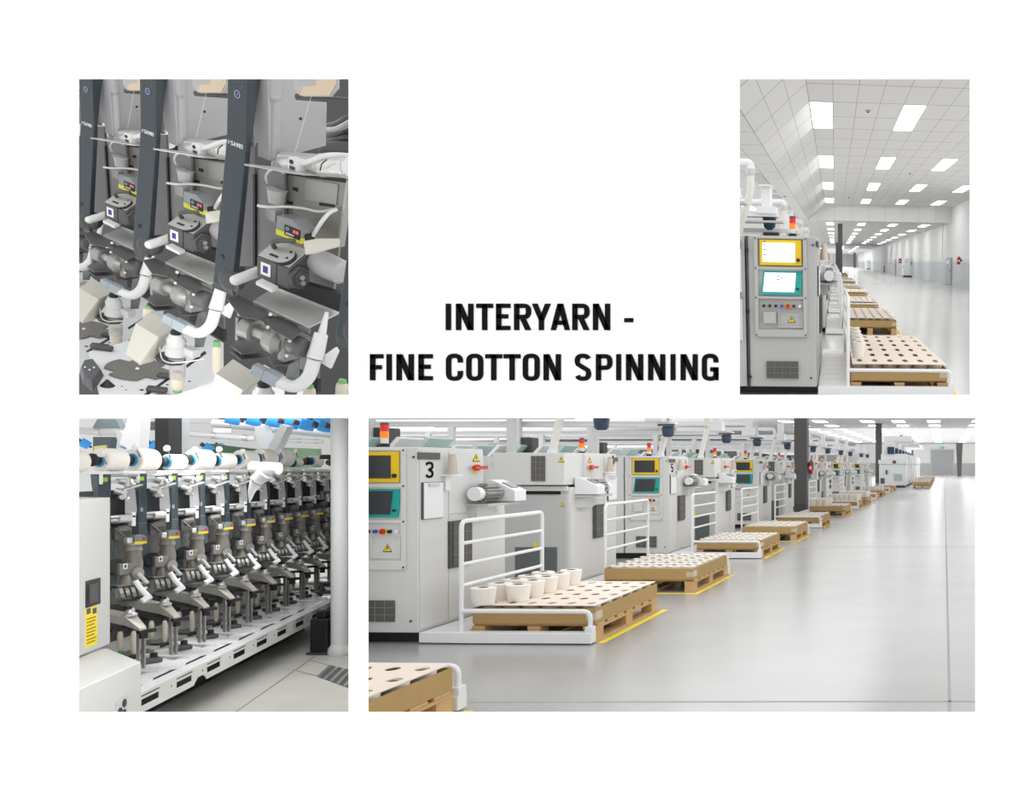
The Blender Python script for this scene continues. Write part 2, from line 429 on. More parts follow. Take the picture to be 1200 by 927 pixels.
def make_pallet(wd, dp):
    t = thing('wooden_pallet', 'x', 'pallet')
    b = MB(); n = 7
    for i in range(n):
        y = dp * (i + .5) / n; b.box(0, wd, y - dp * .052, y + dp * .052, .138, .16)
    b.obj('deck_boards', WOOD, t, bevel=.003, seg=1)
    b = MB()
    for x in (0, wd / 2 - .06, wd - .12): b.box(x, x + .12, 0, dp, .116, .138)
    b.obj('stringer_boards', WOOD, t)
    for x in (0, wd / 2 - .06, wd - .12):
        for y in (0, dp / 2 - dp * .055, dp * .89): MB().box(x + .004, x + .116, y + .002, y + dp * .108, .022, .116).obj('block', WOOD, t)
    b = MB()
    for x in (0, wd / 2 - .06, wd - .12): b.box(x, x + .12, 0, dp, 0, .022)
    b.obj('bottom_boards', WOOD, t)
    return t
def make_tray(wd, dp, h):
    t = thing('cardboard_tray', 'x', 'box')
    w = .008
    for nm, q in (('front_panel', (0, wd, 0, w)), ('back_panel', (0, wd, dp - w, dp)), ('side_panel', (0, w, w, dp - w)), ('side_panel', (wd - w, wd, w, dp - w))):
        MB().box(*q, 0, h).obj(nm, CARD, t)
    MB().box(w, wd - w, w, dp - w, 0, .006).obj('base_panel', CARD, t)
    b = MB().box(wd - .09, wd + .001, -.0015, .0, h * .25, h * .7).box(wd, wd + .0015, .0, dp * .09, h * .25, h * .8)
    b.obj('packing_tape', mat('clear_packing_tape', (.60, .50, .38), .2), t)
    return t
def make_bobbin(r, h):
    t = thing('yarn_bobbin', 'x', 'bobbin')
    b = MB(); b.lathe([(r * .34, 0), (r * .80, 0), (r * .83, h * .04), (r * .985, h * .9), (r, h * .955), (r * .96, h * .99), (r * .40, h)], n=24, caps=False)
    b.obj('yarn', YARN, t)
    b = MB(); b.lathe([(r * .34, 0), (r * .40, h * 1.0), (r * .40, h * 1.01), (r * .33, h * 1.01), (r * .30, h * .55)], n=18)
    b.obj('tube', CORE, t)
    return t
def make_platform(wu, wr, dp, k, flip, lip=.07):
    """White walkway wu wide with a tall ladder railing and a low end rail wr long. Origin at the front left floor corner."""
    t = thing('walkway_platform', 'x', 'platform')
    b = MB().box(0, wu, 0, dp, .012, .105)
    ya, yb = (0, lip * k) if not flip else (dp - lip * k, dp)
    b.box(wu, wu + wr, ya, yb, .012, .105)
    b.obj('deck', WHITE, t, bevel=.004, seg=1)
    b = MB()
    for i in range(9): b.box(.03, wu - .05, dp * (i + .3) / 9, dp * (i + .36) / 9, .105, .107)
    b.obj('tread_ribs', WHITE, t)
    x = wu - .03; ym = (ya + yb) / 2; y0, y1 = (ym, dp * .88) if not flip else (dp * .10, ym); r = .021
    MB().tube([(x, y0, .10), (x, y0, 1.10), (x, y1, 1.10), (x, y1, .10)], r, 12, 0, .07).obj('railing_frame', WHITE, t)
    for z in (.90, .71, .52): MB().tube([(x, y0, z), (x, y1, z)], r * .8, 10).obj('rail', WHITE, t)
    MB().tube([(x, ym, .29), (wu + wr - .03, ym, .29), (wu + wr - .03, ym, .10)], r, 12, 0, .06).obj('end_rail', WHITE, t)
    MB().cb((wu + wr - .03, ym, .13), (.06, min(.06, lip) * k, .06)).obj('rail_socket', WHITE, t)
    return t
def make_stack_light():
    t = thing('stack_light', 'x', 'warning light')
    MB().lathe([(.04, 0), (.045, .01), (.045, .03), (.035, .035)], n=18).obj('base', BLACK, t)
    MB().lathe([(.034, .035), (.034, .085)], n=18).obj('clear_module', CLEAR, t)
    MB().lathe([(.036, .085), (.036, .145)], n=18).obj('orange_lens', ORL, t)
    MB().lathe([(.036, .147), (.036, .207)], n=18).obj('red_lens', REDL, t)
    MB().lathe([(.038, .207), (.038, .22), (.02, .226)], n=18).obj('cap', DARKG, t)
    return t
def tri_sign(b, c, s, plane='v'):
    """Yellow warning triangle with a dark rim and bolt; plane 'v' faces the viewer, 'u' faces the aisle."""
    def P(x, z, d): return (c[0] + x, c[1] - d, c[2] + z) if plane == 'v' else (c[0] + d, c[1] + x * KSIGN[0], c[2] + z)
    for q, d0, d1, m in ((1.0, 0, .003, 1), (.8, .003, .0045, 0)):
        pts = [(-s * q, -s * .87 * q + (1 - q) * 0), (s * q, -s * .87 * q), (0, s * .87 * q + .0)]
        b.hexa([P(*pts[0], d0), P(*pts[1], d0), P(*pts[2], d0), P(*pts[2], d0), P(*pts[0], d1), P(*pts[1], d1), P(*pts[2], d1), P(*pts[2], d1)], m)
    for pts in ([(-.06, .35), (.16, .35), (.02, -.1), (-.14, -.05)], [(-.1, .02), (.16, .05), (-.06, -.62), (-.02, -.2)]):
        b.hexa([P(x * s, z * s, .0045) for x, z in pts] + [P(x * s, z * s, .006) for x, z in pts], 1)
    return b
KSIGN = [1.0]
def frame_plate(b, x0, x1, z0, z1, y0, y1, holes, m=0):
    xs = sorted({x0, x1} | {h[0] for h in holes} | {h[1] for h in holes}); zs = sorted({z0, z1} | {h[2] for h in holes} | {h[3] for h in holes})
    for i in range(len(xs) - 1):
        for j in range(len(zs) - 1):
            cx, cz = (xs[i] + xs[i + 1]) / 2, (zs[j] + zs[j + 1]) / 2
            if any(h[0] < cx < h[1] and h[2] < cz < h[3] for h in holes): continue
            b.box(xs[i], xs[i + 1], y0, y1, zs[j], zs[j + 1], m)
def vent_grid(b, x0, x1, z0, z1, y, nx, nz, k=1.0, side=False):
    """Dark mesh vent with lighter dividers on the front (side=False) or on the aisle side."""
    def B(a0, a1, c0, c1, d, m):
        if side: b.box(y, y + d, a0, a1, c0, c1, m)
        else: b.box(a0, a1, y - d, y, c0, c1, m)
    B(x0, x1, z0, z1, .012, 0)
    for i in range(1, nx): x = x0 + (x1 - x0) * i / nx; B(x - .003 * (k if side else 1), x + .003 * (k if side else 1), z0, z1, .015, 1)
    for j in range(1, nz): z = z0 + (z1 - z0) * j / nz; B(x0, x1, z - .003, z + .003, .015, 1)
VENTL = mat('vent_divider', (.24, .23, .21), .6)
def control_front(t, lit):
    """The operator side: framed inset with two screens, buttons, boxes and a vent. u runs from -0.78 to 0, facing -v."""
    b = MB(); frame_plate(b, -.685, -.105, .665, 1.757, -.02, 0, [(-.64, -.15, 1.44, 1.735), (-.64, -.15, 1.115, 1.405), (-.64, -.15, .75, 1.085)])
    b.obj('panel_frame', GREY, t, bevel=.006)
    s = mat('lit_screen', (.86, .91, 1.0), .3, emit=.95) if lit else SCRD
    b = MB().box(-.62, -.165, -.024, -.004, 1.452, 1.726)
    o = b.obj('yellow_display', YEL, t, bevel=.004, seg=1); o['label'] = 'yellow display bezel'
    MB().box(-.587, -.235, -.0275, -.0235, 1.488, 1.694).obj('screen', s, o)
    MB().cyl((-.20, -.024, 1.512), (-.20, -.045, 1.512), .019).obj('knob', BLACK, o)
    if lit:
        b = MB()
        for z in (1.664, 1.612, 1.558): b.box(-.58, -.545, -.0282, -.0274, z, z + .010)
        b.box(-.58, -.55, -.0246, -.0238, 1.702, 1.712).obj('screen_text', mat('screen_blue_text', (.08, .14, .35), .5), o)
    b = MB()
    f4 = [(-.615, -.02, 1.137), (-.175, -.02, 1.137), (-.155, .0, 1.392), (-.585, .0, 1.392)]
    b.hexa([*f4, *[(x, y + .02, z) for x, y, z in f4]])
    o = b.obj('teal_display', TEAL, t); o['label'] = 'teal display bezel'
    b = MB(); g = [(-.588, -.0205, 1.165), (-.245, -.0205, 1.165), (-.228, -.0035, 1.372), (-.57, -.0035, 1.372)]
    b.hexa([*[(x, y - .004, z) for x, y, z in g], *g]).obj('screen', s, o)
    MB().box(-.225, -.195, -.024, -.016, 1.19, 1.21).obj('port', BLACK, o)
    if lit:
        b = MB()
        for i, (x0, x1, z) in enumerate(((-.44, -.40, 1.335), (-.40, -.34, 1.312), (-.44, -.405, 1.297))): b.box(x0, x1, -.019, -.0145, z, z + .008)
        b.obj('screen_text', MATS['screen_blue_text'], o)
    MB().box(-.63, -.16, .002, .006, .76, 1.08).obj('recess_panel', GREY2, t)
    for i, m in enumerate((BLACK, BLACK, BLACK, mat('blue_button', (.02, .10, .35), .4), RED, BLACK, WHITE)):
        x = -.585 + i * .0665; r = .024 if m is RED else .016
        if m is RED: MB().cyl((x, .003, 1.01), (x, -.006, 1.01), .032, n=18).obj('button_ring', SIGNY, t)
        MB().cyl((x, .003, 1.01), (x, -.03, 1.01), r, n=14).obj('push_button', m, t)
    MB().box(-.59, -.45, -.03, .003, .815, .945).obj('cover_box', GREY, t, bevel=.006)
    b = MB(); frame_plate(b, -.43, -.155, .77, .965, -.012, .003, [(-.415, -.17, .79, .955)]); b.obj('recess_frame', GREY, t)
    tri_sign(MB(), (-.28, -.001, .862), .042).obj('warning_sign', [SIGNY, BLACK], t)
    b = MB(); vent_grid(b, -.565, -.21, .20, .39, -.001, 4, 3); b.obj('front_vent', [VENT, VENTL], t)
    b = MB()
    for x in (-.668, -.122):
        for z in (.69, 1.10, 1.42, 1.74): b.cyl((x, -.019, z), (x, -.026, z), .009, n=8)
    for x, z in ((-.04, 1.68), (-.065, .205), (-.74, .21)): b.cyl((x, .001, z), (x, -.008, z), .011, n=8)
    b.obj('screws', DARKG, t)
BEF4 = names()
# ================================================================== lower right opening: the long spinning hall
R4 = Room(1106, 546, 1.6)
K4 = F / 654.0
KSIGN[0] = K4
def V4(y): return R4.w(705 - (y - 754) / .538, y).y
KF = F / 950.0
UM = R4.w(483, 757).x                      # the plane of the machine ends along the aisle
V0 = V4(756)
def loc4(px, py):                           # a point on the aisle face of machine 3, in that machine's own frame
    p = R4.u(px, py, UM); return (p.y - V0, p.z)
# floor, tape, joints, back wall, ceiling
FLOOR4 = mat('polished_concrete', (.41, .41, .405), .22, noise=.10, nscale=1.3, spec=.55)
b = MB().prism([(-7.2, 3.4), (4.5, 3.4), (13, 150 * KF), (-100, 150 * KF), (-9, 60 * KF), (-7.2, 40)], -.05, 0, 'xy'); struct('floor', b, FLOOR4, R4.M)
def strip(name, p, q, wd, m, z=.0015):
    b = MB(); d = (q - p); n = Vector((-d.y, d.x, 0)).normalized() * wd / 2
    b.hexa([p - n, p + n, q + n, q - n, *[x + Vector((0, 0, z)) for x in (p - n, p + n, q + n, q - n)]]); return struct(name, b, m, R4.M)
JOINT = mat('floor_joint', (.36, .36, .355), .5)
strip('trim_1', R4.w(1113, 834), R4.w(1107, 551), .02, JOINT)
strip('trim_2', R4.w(300, 823), R4.w(1180, 822), .03, JOINT)
strip('trim_3', R4.w(700, 641), R4.w(1180, 641), .05, mat('floor_joint_pale', (.45, .45, .44), .4))
VB = 138 * KF
HC = EYE + 3.9
band = MB().box(-105, 13, VB, VB + .3, 0, 1.6 + .55)
struct('wall_back', MB().box(-105, 13, VB, VB + .3, 2.2, HC + .1), mat('white_cladding', (.80, .80, .79), .6), R4.M)
struct('baseboard_back', MB().box(-105, 13, VB - .02, VB + .3, 0, 2.02), mat('grey_lower_wall', (.46, .47, .475), .6), R4.M)
struct('trim_4', MB().box(-105, 13, VB - .02, VB + .3, 2.02, 2.2), mat('pale_green_stripe', (.66, .74, .66), .6), R4.M)
struct('ceiling', MB().box(-105, 13, 62.5 * KF, VB, HC, HC + .05), mat('white_ceiling', (.86, .86, .86), .7), R4.M)
# roller door and sign
p, q = R4.v(1091, 557, VB - .1), R4.v(1117.5, 527, VB - .1)
t = thing('roller_door', 'grey roller shutter door in the far end wall lower right hall', 'door', R4.at((p.x + q.x) / 2, VB - .06))
hw = (q.x - p.x) / 2; b = MB()
for i in range(22): b.box(-hw, hw, -.05, .02, q.z * i / 22, q.z * (i + .86) / 22)
b.obj('shutter', mat('roller_grey', (.42, .43, .45), .5), t)
for s in (-1, 1): MB().box(s * hw - .1, s * hw + .1, -.08, .03, 0, q.z + .2).obj('guide_rail', GREY2, t)
MB().box(-hw - .2, hw + .2, -.1, .03, q.z, q.z + .35).obj('shutter_box', GREY, t)
p = R4.v(1104, 525.5, VB - .05)
t = thing('exit_sign', 'small green exit sign above the far roller door', 'sign', R4.at(p.x, VB - .25, p.z + .12))
MB().box(-.05, .05, .05, .24, .17, .22).obj('sign_arm', DARKG, t); MB().box(-.36, .36, -.05, .05, -.17, .17).obj('sign_box', mat('exit_green', (.0, .42, .24), .4, emit=.4), t)
MB().box(-.2, -.05, -.055, -.049, -.1, .1).box(.0, .2, -.055, -.049, -.03, .03).obj('pictogram', WHITE, t)
# ceiling lamps in rows
LAMP = mat('lamp_diffuser', (1, 1, 1), .4, emit=5.0)
def make_lamp4():
    t = thing('ceiling_light', 'x', 'ceiling light')
    MB().box(-.62, .62, -1.5, 1.5, -.06, 0).obj('frame', WHITE, t); MB().box(-.55, .55, -1.4, 1.4, -.075, -.055).obj('diffuser', LAMP, t)
    return t
cols = [(2.97, 'rightmost row'), (-.87, 'row leading to the roller door'), (-3.9, 'row left of the roller door'), (-6.6, 'row just right of the far column'), (-10.7, 'row left of the far column'), (-13.6, 'outermost left row')]
for u, nm in cols:
    for i in range(9):
        v = (70 + 7.3 * i) * KF
        proto('lamp4', make_lamp4, R4.at(u, v, HC), f'ceiling panel light, {ORD[i]} from front, {nm}, lower right', 'ceiling lights of the long hall')
# columns
def column(px0, px1, py, top, lab, taper=0.0):
    p, q = R4.w(px0, py), R4.w(px1, py)
    tz = R4.v(px0, top, p.y).z; w = q.x - p.x
    t = thing('steel_column', lab, 'column', R4.at((p.x + q.x) / 2, p.y))
    h = w / 2; g = w / 2 * (1 + taper)
    b = MB().hexa([(-h, 0, 0), (h, 0, 0), (h, w * 1.2, 0), (-h, w * 1.2, 0), (-g, 0, tz), (g, 0, tz), (g, w * 1.2, tz), (-g, w * 1.2, tz)])
    b.obj('shaft', COLUMN, t, bevel=.01)
    MB().box(-h * .98, h * .98, -.01, w * 1.21, 0, .28).obj('foot_plate', mat('column_foot', (.075, .073, .07), .6), t)
    return (p, q, t)
CA = column(930.5, 945.5, 600, 484, 'nearest dark grey steel column beside the machines in the lower right hall')
column(1026, 1033, 566.5, 484, 'second dark grey column, right of the machine row in the lower right hall')
column(1054.5, 1058, 562, 510, 'slim dark column seen above the low far machines')
column(1068, 1070.5, 560, 519, 'slimmest dark column against the far end wall')
column(1122, 1126.5, 558, 519, 'dark tapering column standing right of the roller door', .75)
def make_extinguisher(h=.5, r=.075):
    t = thing('fire_extinguisher', 'x', 'fire extinguisher')
    MB().lathe([(r * .9, 0), (r, .015), (r, h * .74), (r * .8, h * .84), (r * .35, h * .9), (r * .3, h * .94)], n=18).obj('cylinder', RED, t)
    MB().cyl((0, 0, h * .93), (0, 0, h * .98), r * .25).cb((0, -r * .4, h), (r * .35, r * 1.4, h * .04)).obj('valve', BLACK, t)
    MB().tube([(0, -r * .4, h * .96), (r * 1.2, -r * .5, h * .8), (r * 1.1, -r * .3, h * .3)], r * .16, 8, 0, .05).obj('hose', BLACK, t)
    MB().box(-r * .62, r * .62, -r * 1.03, -r * .75, h * .35, h * .55).obj('label_plate', WHITE, t)
    return t
t = make_extinguisher(.5, .075); v = CA[0].y
p = R4.v(946.5, 556, v - .3); tag(t, 'red fire extinguisher hung on the right side of the nearest dark column', 'fire extinguisher'); t.matrix_world = R4.at(CA[1].x + .1, v + .25, p.z)
MB().box(-.1, -.07, -.05, .05, .2, .4).obj('wall_bracket', DARKG, t)

# ------------------------------------------------------------------ machine end cabinets
uW = 1.75
def make_end(mirror, lit=False):
    """Machine end cabinet: aisle face at u=0; operator front (or, mirrored, plain back) faces the viewer at v=0."""
    t = thing('spinning_machine', 'x', 'spinning machine')
    La, Lb = loc4(566, 560)[0], loc4(591.5, 600)[0]
    L = Lb; md = lambda v: L - v if mirror else v
    def bx(b, u0, u1, va, vb, w0, w1, m=0): 
        a, c = sorted((md(va), md(vb))); return b.box(u0, u1, a, c, w0, w1, m)
    b = MB()
    if mirror:
        bx(b, -.93, 0, 0, La, 1.33, 1.77); bx(b, -uW, 0, 0, Lb, .10, 1.33)
        b.box(-.93, -.02, -.25 * K4 * .3, L - La, 1.36, 1.765)
    else:
        bx(b, -uW, -.785, 0, La, .1, 1.77); bx(b, -.76, 0, 0, La, 1.33, 1.77); bx(b, -.76, 0, 0, Lb, .10, 1.33)
    b.obj('body', GREY, t, bevel=.008)
    b = MB(); bx(b, -uW + .04, -.03, .06 * K4, L - .06 * K4, 0, .10); b.obj('plinth', BLACK, t)
    # aisle face
    va = loc4(525, 560)[0]
    b = MB(); bx(b, 0, .008, .02, va - .012 * K4, .13, 1.74); bx(b, 0, .008, va + .004 * K4, La - .01, 1.14, 1.74); bx(b, 0, .008, va + .004 * K4, Lb - .01, .13, 1.125)
    b.obj('side_panels', GREY, t, bevel=.003, seg=1)
    def sp(px0, px1, py0, py1):
        a, z1 = loc4(px0, py0); c, z0 = loc4(px1, py1); zm = z1
        return md(a) if not mirror else md(c), md(c) if not mirror else md(a), z0, z1
    a, c, z0, z1 = sp(487.9, 513.4, 530, 538.6)
    b = MB(); vent_grid(b, a, c, z0, z1, .008, 1, 1, K4, True); b.obj('name_plate', [VENT, VENTL], t)
    a, c, z0, z1 = sp(526.8, 548.6, 612, 659)
    b = MB(); b.box(.0, .03, a - .02 * K4, c, z0 - .02, z1 + .01, 0); vent_grid(b, a, c, z0, z1, .03, 3, 4, K4, True); b.obj('side_vent', [VENT, VENTL], t)
    b = MB(); vv, zz = loc4(557, 536.5); tri_sign(b, (.008, md(vv), zz), .045, 'u'); b.obj('warning_sign', [SIGNY, BLACK], t)
    vv, zz = loc4(556, 548); vv = md(vv); b = MB().cyl((.008, vv, zz), (.05, vv, zz), .03, n=14).cb((.06, vv, zz), (.035, .15 * K4, .035))
    b.obj('isolator_switch', RED, t, bevel=.008); MB().cyl((.008, vv, zz - .01), (.012, vv, zz - .01), .05, n=16).obj('switch_plate', SIGNY, t)
    # bobbin holder and clipboard on the aisle face
    a, z1 = loc4(516.5, 532); c, z0 = loc4(525.5, 556); vv = md((a + c) / 2)
    MB().lathe([(.048, 0), (.05, .01), (.032, z1 - z0)], (.075, vv, z0), n=16).obj('sample_cone', mat('beige_cone', (.62, .55, .47), .8), t)
    MB().cb((.06, vv, z0 - .006), (.13, .11 * K4, .014)).cb((.02, vv, z0 - .08), (.03, .05 * K4, .14)).obj('cone_holder', WHITE, t)
    a, c, z0, z1 = sp(492.3, 516.8, 565.5, 606.5)
    o = MB().box(.012, .022, a, c, z0, z1).obj('clipboard', DARKG, t)
    MB().box(.0225, .026, a + .012 * K4, c - .004 * K4, z0 + .004, z1 - .004).obj('paper', WHITE, o)
    MB().box(.026, .04, (a + c) / 2 - .05 * K4, (a + c) / 2 + .05 * K4, z1 - .035, z1 - .012).obj('clip', STEEL, o)
    # motor with display cover on a shelf
    m0, zc = loc4(540, 579); m1 = loc4(545.5, 579)[0]; m2 = loc4(570, 579)[0]; m3 = loc4(584, 579)[0]
    um = .13; sg = -1 if mirror else 1
    MB().cyl((um, md(m0), zc), (um, md(m1), zc), .068, n=22).obj('motor_cap', WHITE, t, bevel=.015)
    b = MB().cyl((um, md(m1), zc), (um, md(m2), zc), .062, n=22)
    for i in range(14):
        q = 2 * math.pi * i / 14; b.at(Matrix.Translation((um, 0, zc)) @ Matrix.Rotation(q, 4, 'Y')); bb = sorted((md(m1 + .03), md(m2 - .08))); b.box(.055, .086, bb[0], bb[1], -.005, .005)
    b.at(Matrix.Identity(4)); b.cb((um, md((m1 + m2) / 2), zc + .075), (.09, .14 * K4, .05)); b.obj('motor', MOTORG, t)
    prof = [(.0, zc - .09), (.0, zc + .13), (.05, zc + .13), (.10, zc + .115), (.30, zc + .02), (.30, zc - .09)]
    bb = sorted((md(m2), md(m3))); b = MB().prism(prof, bb[0], bb[1], 'xz'); o = b.obj('drive_cover', WHITE, t, bevel=.006)
    b = MB(); n_ = Vector((.095, 0, .2)).normalized()
    c0, c1 = bb[0] + (bb[1] - bb[0]) * .22, bb[0] + (bb[1] - bb[0]) * .78
    P = [(.135, c0, zc + .1045), (.245, c0, zc + .0522), (.245, c1, zc + .0522), (.135, c1, zc + .1045)]
    b.hexa([Vector(x) - n_ * .004 for x in P] + [Vector(x) + n_ * .004 for x in P]).obj('small_display', mat('small_green_screen', (.16, .22, .22), .2), o)
    bb = sorted((md(m1 - .02), md(m3))); MB().box(0, .24, bb[0], bb[1], zc - .125, zc - .10).obj('shelf', GREY2, t)
    MB().box(0, .1, bb[0] + .05, bb[1] - .3, zc - .26, zc - .125).obj('shelf_bracket', GREY, t)
    if not mirror: control_front(t, lit)
    else:
        v_ = -.002
        W_ = lambda px, py: R4.v(px, py, VBM)
        def lb(px0, px1, py0, py1): p, q = W_(px0, py1), W_(px1, py0); return p.x - UM, q.x - UM, p.z, q.z
        yy = -.25 * K4 * .3
        b = MB(); q = lb(628, 644, 534.5, 563.5); vent_grid(b, *q, yy - .001, 3, 4); b.obj('louvre_vent', [VENT, VENTL], t)
        q = W_(662.5, 538.5); tri_sign(MB(), (q.x - UM, yy, q.z), .042).obj('warning_sign', [SIGNY, BLACK], t)
        MB().box(-uW * .6, -.02, -.06, 0, 1.285, 1.345).obj('cross_rail', GREY, t)
        MB().box(-uW * .55, -.12, -.012, -.001, 1.24, 1.282).obj('cable_slot', BLACK, t)
        o = MB().box(-uW * .55, -.04, -.03, -.001, .12, 1.225).obj('back_door', GREY2, t, bevel=.004, seg=1)
        q = lb(605, 654, 641, 692); MB().box(*q[:2], -.036, -.029, *q[2:]).obj('door_window', PANELGREEN, o)
        q = W_(660, 591); tri_sign(MB(), (q.x - UM, -.031, q.z), .03).obj('small_warning_sign', [SIGNY, BLACK], o)
        q = W_(628.5, 638.5); MB().box(q.x - UM - .018, q.x - UM + .018, -.045, -.03, q.z - .03, q.z + .03).obj('door_tag', SIGNY, o)
    return t
VA = [V0, V4(655.5), V4(619.4), V4(597), V4(586), V4(578)]
VBM = V4(546 + 1520 / 10.2)
LEND = loc4(591.5, 600)[0]
VBs = [VBM, VBM + VA[1] - VA[0], VBM + VA[2] - VA[0] + .3, VA[3] + (VBM - V0), VA[4] + (VBM - V0), VA[5] + (VBM - V0)]
places = ['nearest the viewer, marked 3', 'behind the second white railing, marked 5', 'behind the fifth pallet', 'just past the nearest dark column', 'second past the nearest dark column', 'furthest with a control front']
placesB = ['marked 4, with its back door to the viewer', 'behind the fourth pallet with its back door showing', 'hidden mostly by the nearest dark column', 'between the two dark columns, first back', 'between the two dark columns, second back', 'last before the low far machines']
ends = []
for i, v in enumerate(VA):
    ends.append((v, 0, proto('endA', lambda: make_end(False), R4.at(UM, v), f'grey machine end cabinet with operator screens, {places[i]}', 'spinning machine ends along the aisle')))
    ends.append((VBs[i], 1, proto('endB', lambda: make_end(True), R4.at(UM, VBs[i]), f'grey machine end cabinet without screens, {placesB[i]}', 'spinning machine ends along the aisle')))
# the numbers 3, 4 and 5 on the aisle faces
def number(ch, root, mirror):
    a, z1 = loc4(497.3, 541); c, z0 = loc4(506.3, 560); b = MB()
    if mirror: a, c = LEND - c, LEND - a
    if ch == '4': z0 += .11; z1 += .11
    b.at(Matrix(((0, -1, 0, .0125), (1, 0, 0, 0), (0, 0, 1, 0), (0, 0, 0, 1))))
    glyph(b, ch, a, z0, c - a, z1 - z0, (c - a) * .2, -.003, .004)
    o = b.obj('number', INK, root); o['label'] = 'black number ' + ch
number('3', ends[0][2], False); number('4', ends[1][2], True); number('5', ends[2][2], False)

# ------------------------------------------------------------------ stack lights, hoses, cleaner tracks, frames behind
def make_hose():
    t = thing('suction_hose', 'x', 'hose')
    MB().tube([(-.15, .0, .95), (-.05, 0, .95), (.02, 0, .86), (.02, 0, .6), (-.06, .0, .3), (-.12, 0, 0.025)], .055, 14, 0, .09).obj('hose', HOSE, t)
    MB().cyl((-.12, 0, 0.004), (-.12, 0, .05), .07).obj('hose_socket', WHITE, t)
    MB().cyl((.02, 0, .64), (.02, 0, .70), .063).obj('hose_clamp', STEEL, t)
    MB().box(-3.0, -.10, -.05, .05, .90, 1.0).obj('duct', WHITE, t)
    return t
def make_track():
    t = thing('cleaner_track', 'x', 'overhead track')
    MB().box(-6, .1, -.1, .1, 0, .07).box(-6, .02, -.14, .14, .07, .085).obj('beam', WHITE, t)
    MB().box(-.42, -.12, -.16, .16, .085, .30).box(-.34, -.18, -.1, .1, .3, .62).obj('blower_box', WHITE, t, bevel=.01)
    MB().lathe([(.06, -.19), (.10, -.16), (.115, -.04), (.09, 0)], (-.05, 0, 0), n=18).obj('motor', BLUEM, t)
    MB().cb((-.05, 0, .02), (.3, .26, .03)).obj('motor_plate', DARKG, t)
    MB().box(-1.4, -1.3, -.05, .05, -.52, 0).obj('post', GREY, t)
    return t
for i, (v, mir, r) in enumerate(ends):
    L = LEND; vl = v + (L - .3 if mir else .12)
    lab = f'above the {ORD[i]} machine end, lower right'
    if i < 10: proto('stack', make_stack_light, R4.at(UM - .38, vl, 1.77), 'red and orange stack light ' + lab, 'stack lights on the machine ends')
    if i > 0: proto('hose4', make_hose, R4.at(UM - .42 if mir else UM - .25, v + L * .45, 1.77), 'cream suction hose curving down ' + lab, 'suction hoses')
    if i: proto('track4', make_track, R4.at(UM - .1, v + (L * .9 if mir else .47), 2.30), 'overhead cleaner track with blue motor ' + lab, 'overhead cleaner tracks')
def make_frame():
    t = thing('ring_spinning_machine', 'x', 'spinning machine')
    MB().box(-30, -uW - .05, 0, .9 * K4, .2, 1.66).box(-30, -uW - .05, -.15, .95 * K4, 1.66, 1.74).obj('body', GREY, t)
    b = MB()
    for i in range(70):
        u = -uW - .3 - i * .38
        b.hexa([(u, -.1, 1.76), (u + .05, -.1, 1.74), (u + .05, .5, 1.74), (u, .5, 1.76), (u + .2, -.1, 1.97), (u + .25, -.1, 1.95), (u + .25, .5, 1.95), (u + .2, .5, 1.97)], i % 2)
    o = b.obj('slanted_covers', [PTEAL, WHITE], t); o['kind'] = 'stuff'; o['label'] = 'pale teal and white slanted covers'
    MB().box(-30, -uW, .1, .2, 2.42, 2.5).obj('top_rail', GREY2, t)
    for i in range(9): MB().cb((-uW - 1 - 3 * i, .15, 2.1), (.12, .12, .75)).obj('rail_post', GREY, t)
    for i in (0, 1, 3): MB().cb((-uW - .9 - 2.2 * i, .3, 1.95), (.3, .3, .3)).obj('drive_box', DARKG if i != 1 else GREY2, t, bevel=.02)
    return t
for i, (v, mir, r) in enumerate(ends[:10]):
    if i: proto('frame4', make_frame, R4.at(UM, v + .1), f'long ring spinning frame running left behind the {ORD[i]} machine end cabinet', 'spinning frames behind the machine ends')
def make_tubelamp():
    t = thing('tube_lamp', 'x', 'ceiling light')
    MB().box(-9, 0, -.1, .1, 0, .08).obj('housing', WHITE, t); MB().box(-8.9, -.1, -.07, .07, -.05, 0).obj('tube', LAMP, t)
    return t
for i, (px, py, v) in enumerate(((590, 498, 19), (512, 499, 19.6), (768, 513, 30), (880, 523, 42), (700, 512, 33))):
    p = R4.v(px, py, v * KF)
    proto('tube4', make_tubelamp, R4.at(p.x, p.y, p.z), ['long bright tube lamp hung above the machines right of machine 3', 'long bright tube lamp hung above machine 3', 'long bright tube lamp hung behind machine 5', 'long bright tube lamp hung left of the nearest column', 'long bright tube lamp hung above machine 4'][i], 'tube lamps over the machines')

# ------------------------------------------------------------------ pallets with trays of bobbins along the aisle
PU0, PU1 = R4.w(549, 753).x, R4.w(696.5, 753.5).x      # pallet left and right edge
PWD = PU1 - PU0; PDP = R4.u(776, 714, PU1).y - R4.u(699, 752, PU1).y
PDP = V4(716) - V4(752.5)
TH = .14; BH = .150; SHT = .169 + BH * 1.01 - .004
vP = [None, V4(752.5), V4(694.5), V4(654), V4(634), V4(618.5), V4(604.4), V4(596.5), V4(591), V4(585.7), V4(581.6), V4(578), V4(575)]
vP[0] = V4(776 + .0) * 1.31 / 1.6 - .24 - PDP
PRO = {}
def bob(M, lab, grp, r=.088, h=BH): return proto(('bob', r, h), lambda: make_bobbin(r, h), M, lab, grp)
nmP = ['at the bottom left corner', 'in front of machine 3', 'second along the aisle', 'third along the aisle', 'fourth along the aisle', 'fifth along the aisle', 'beside the nearest dark column', 'seventh along the aisle', 'eighth along the aisle', 'ninth along the aisle', 'tenth along the aisle', 'eleventh along the aisle', 'twelfth along the aisle']
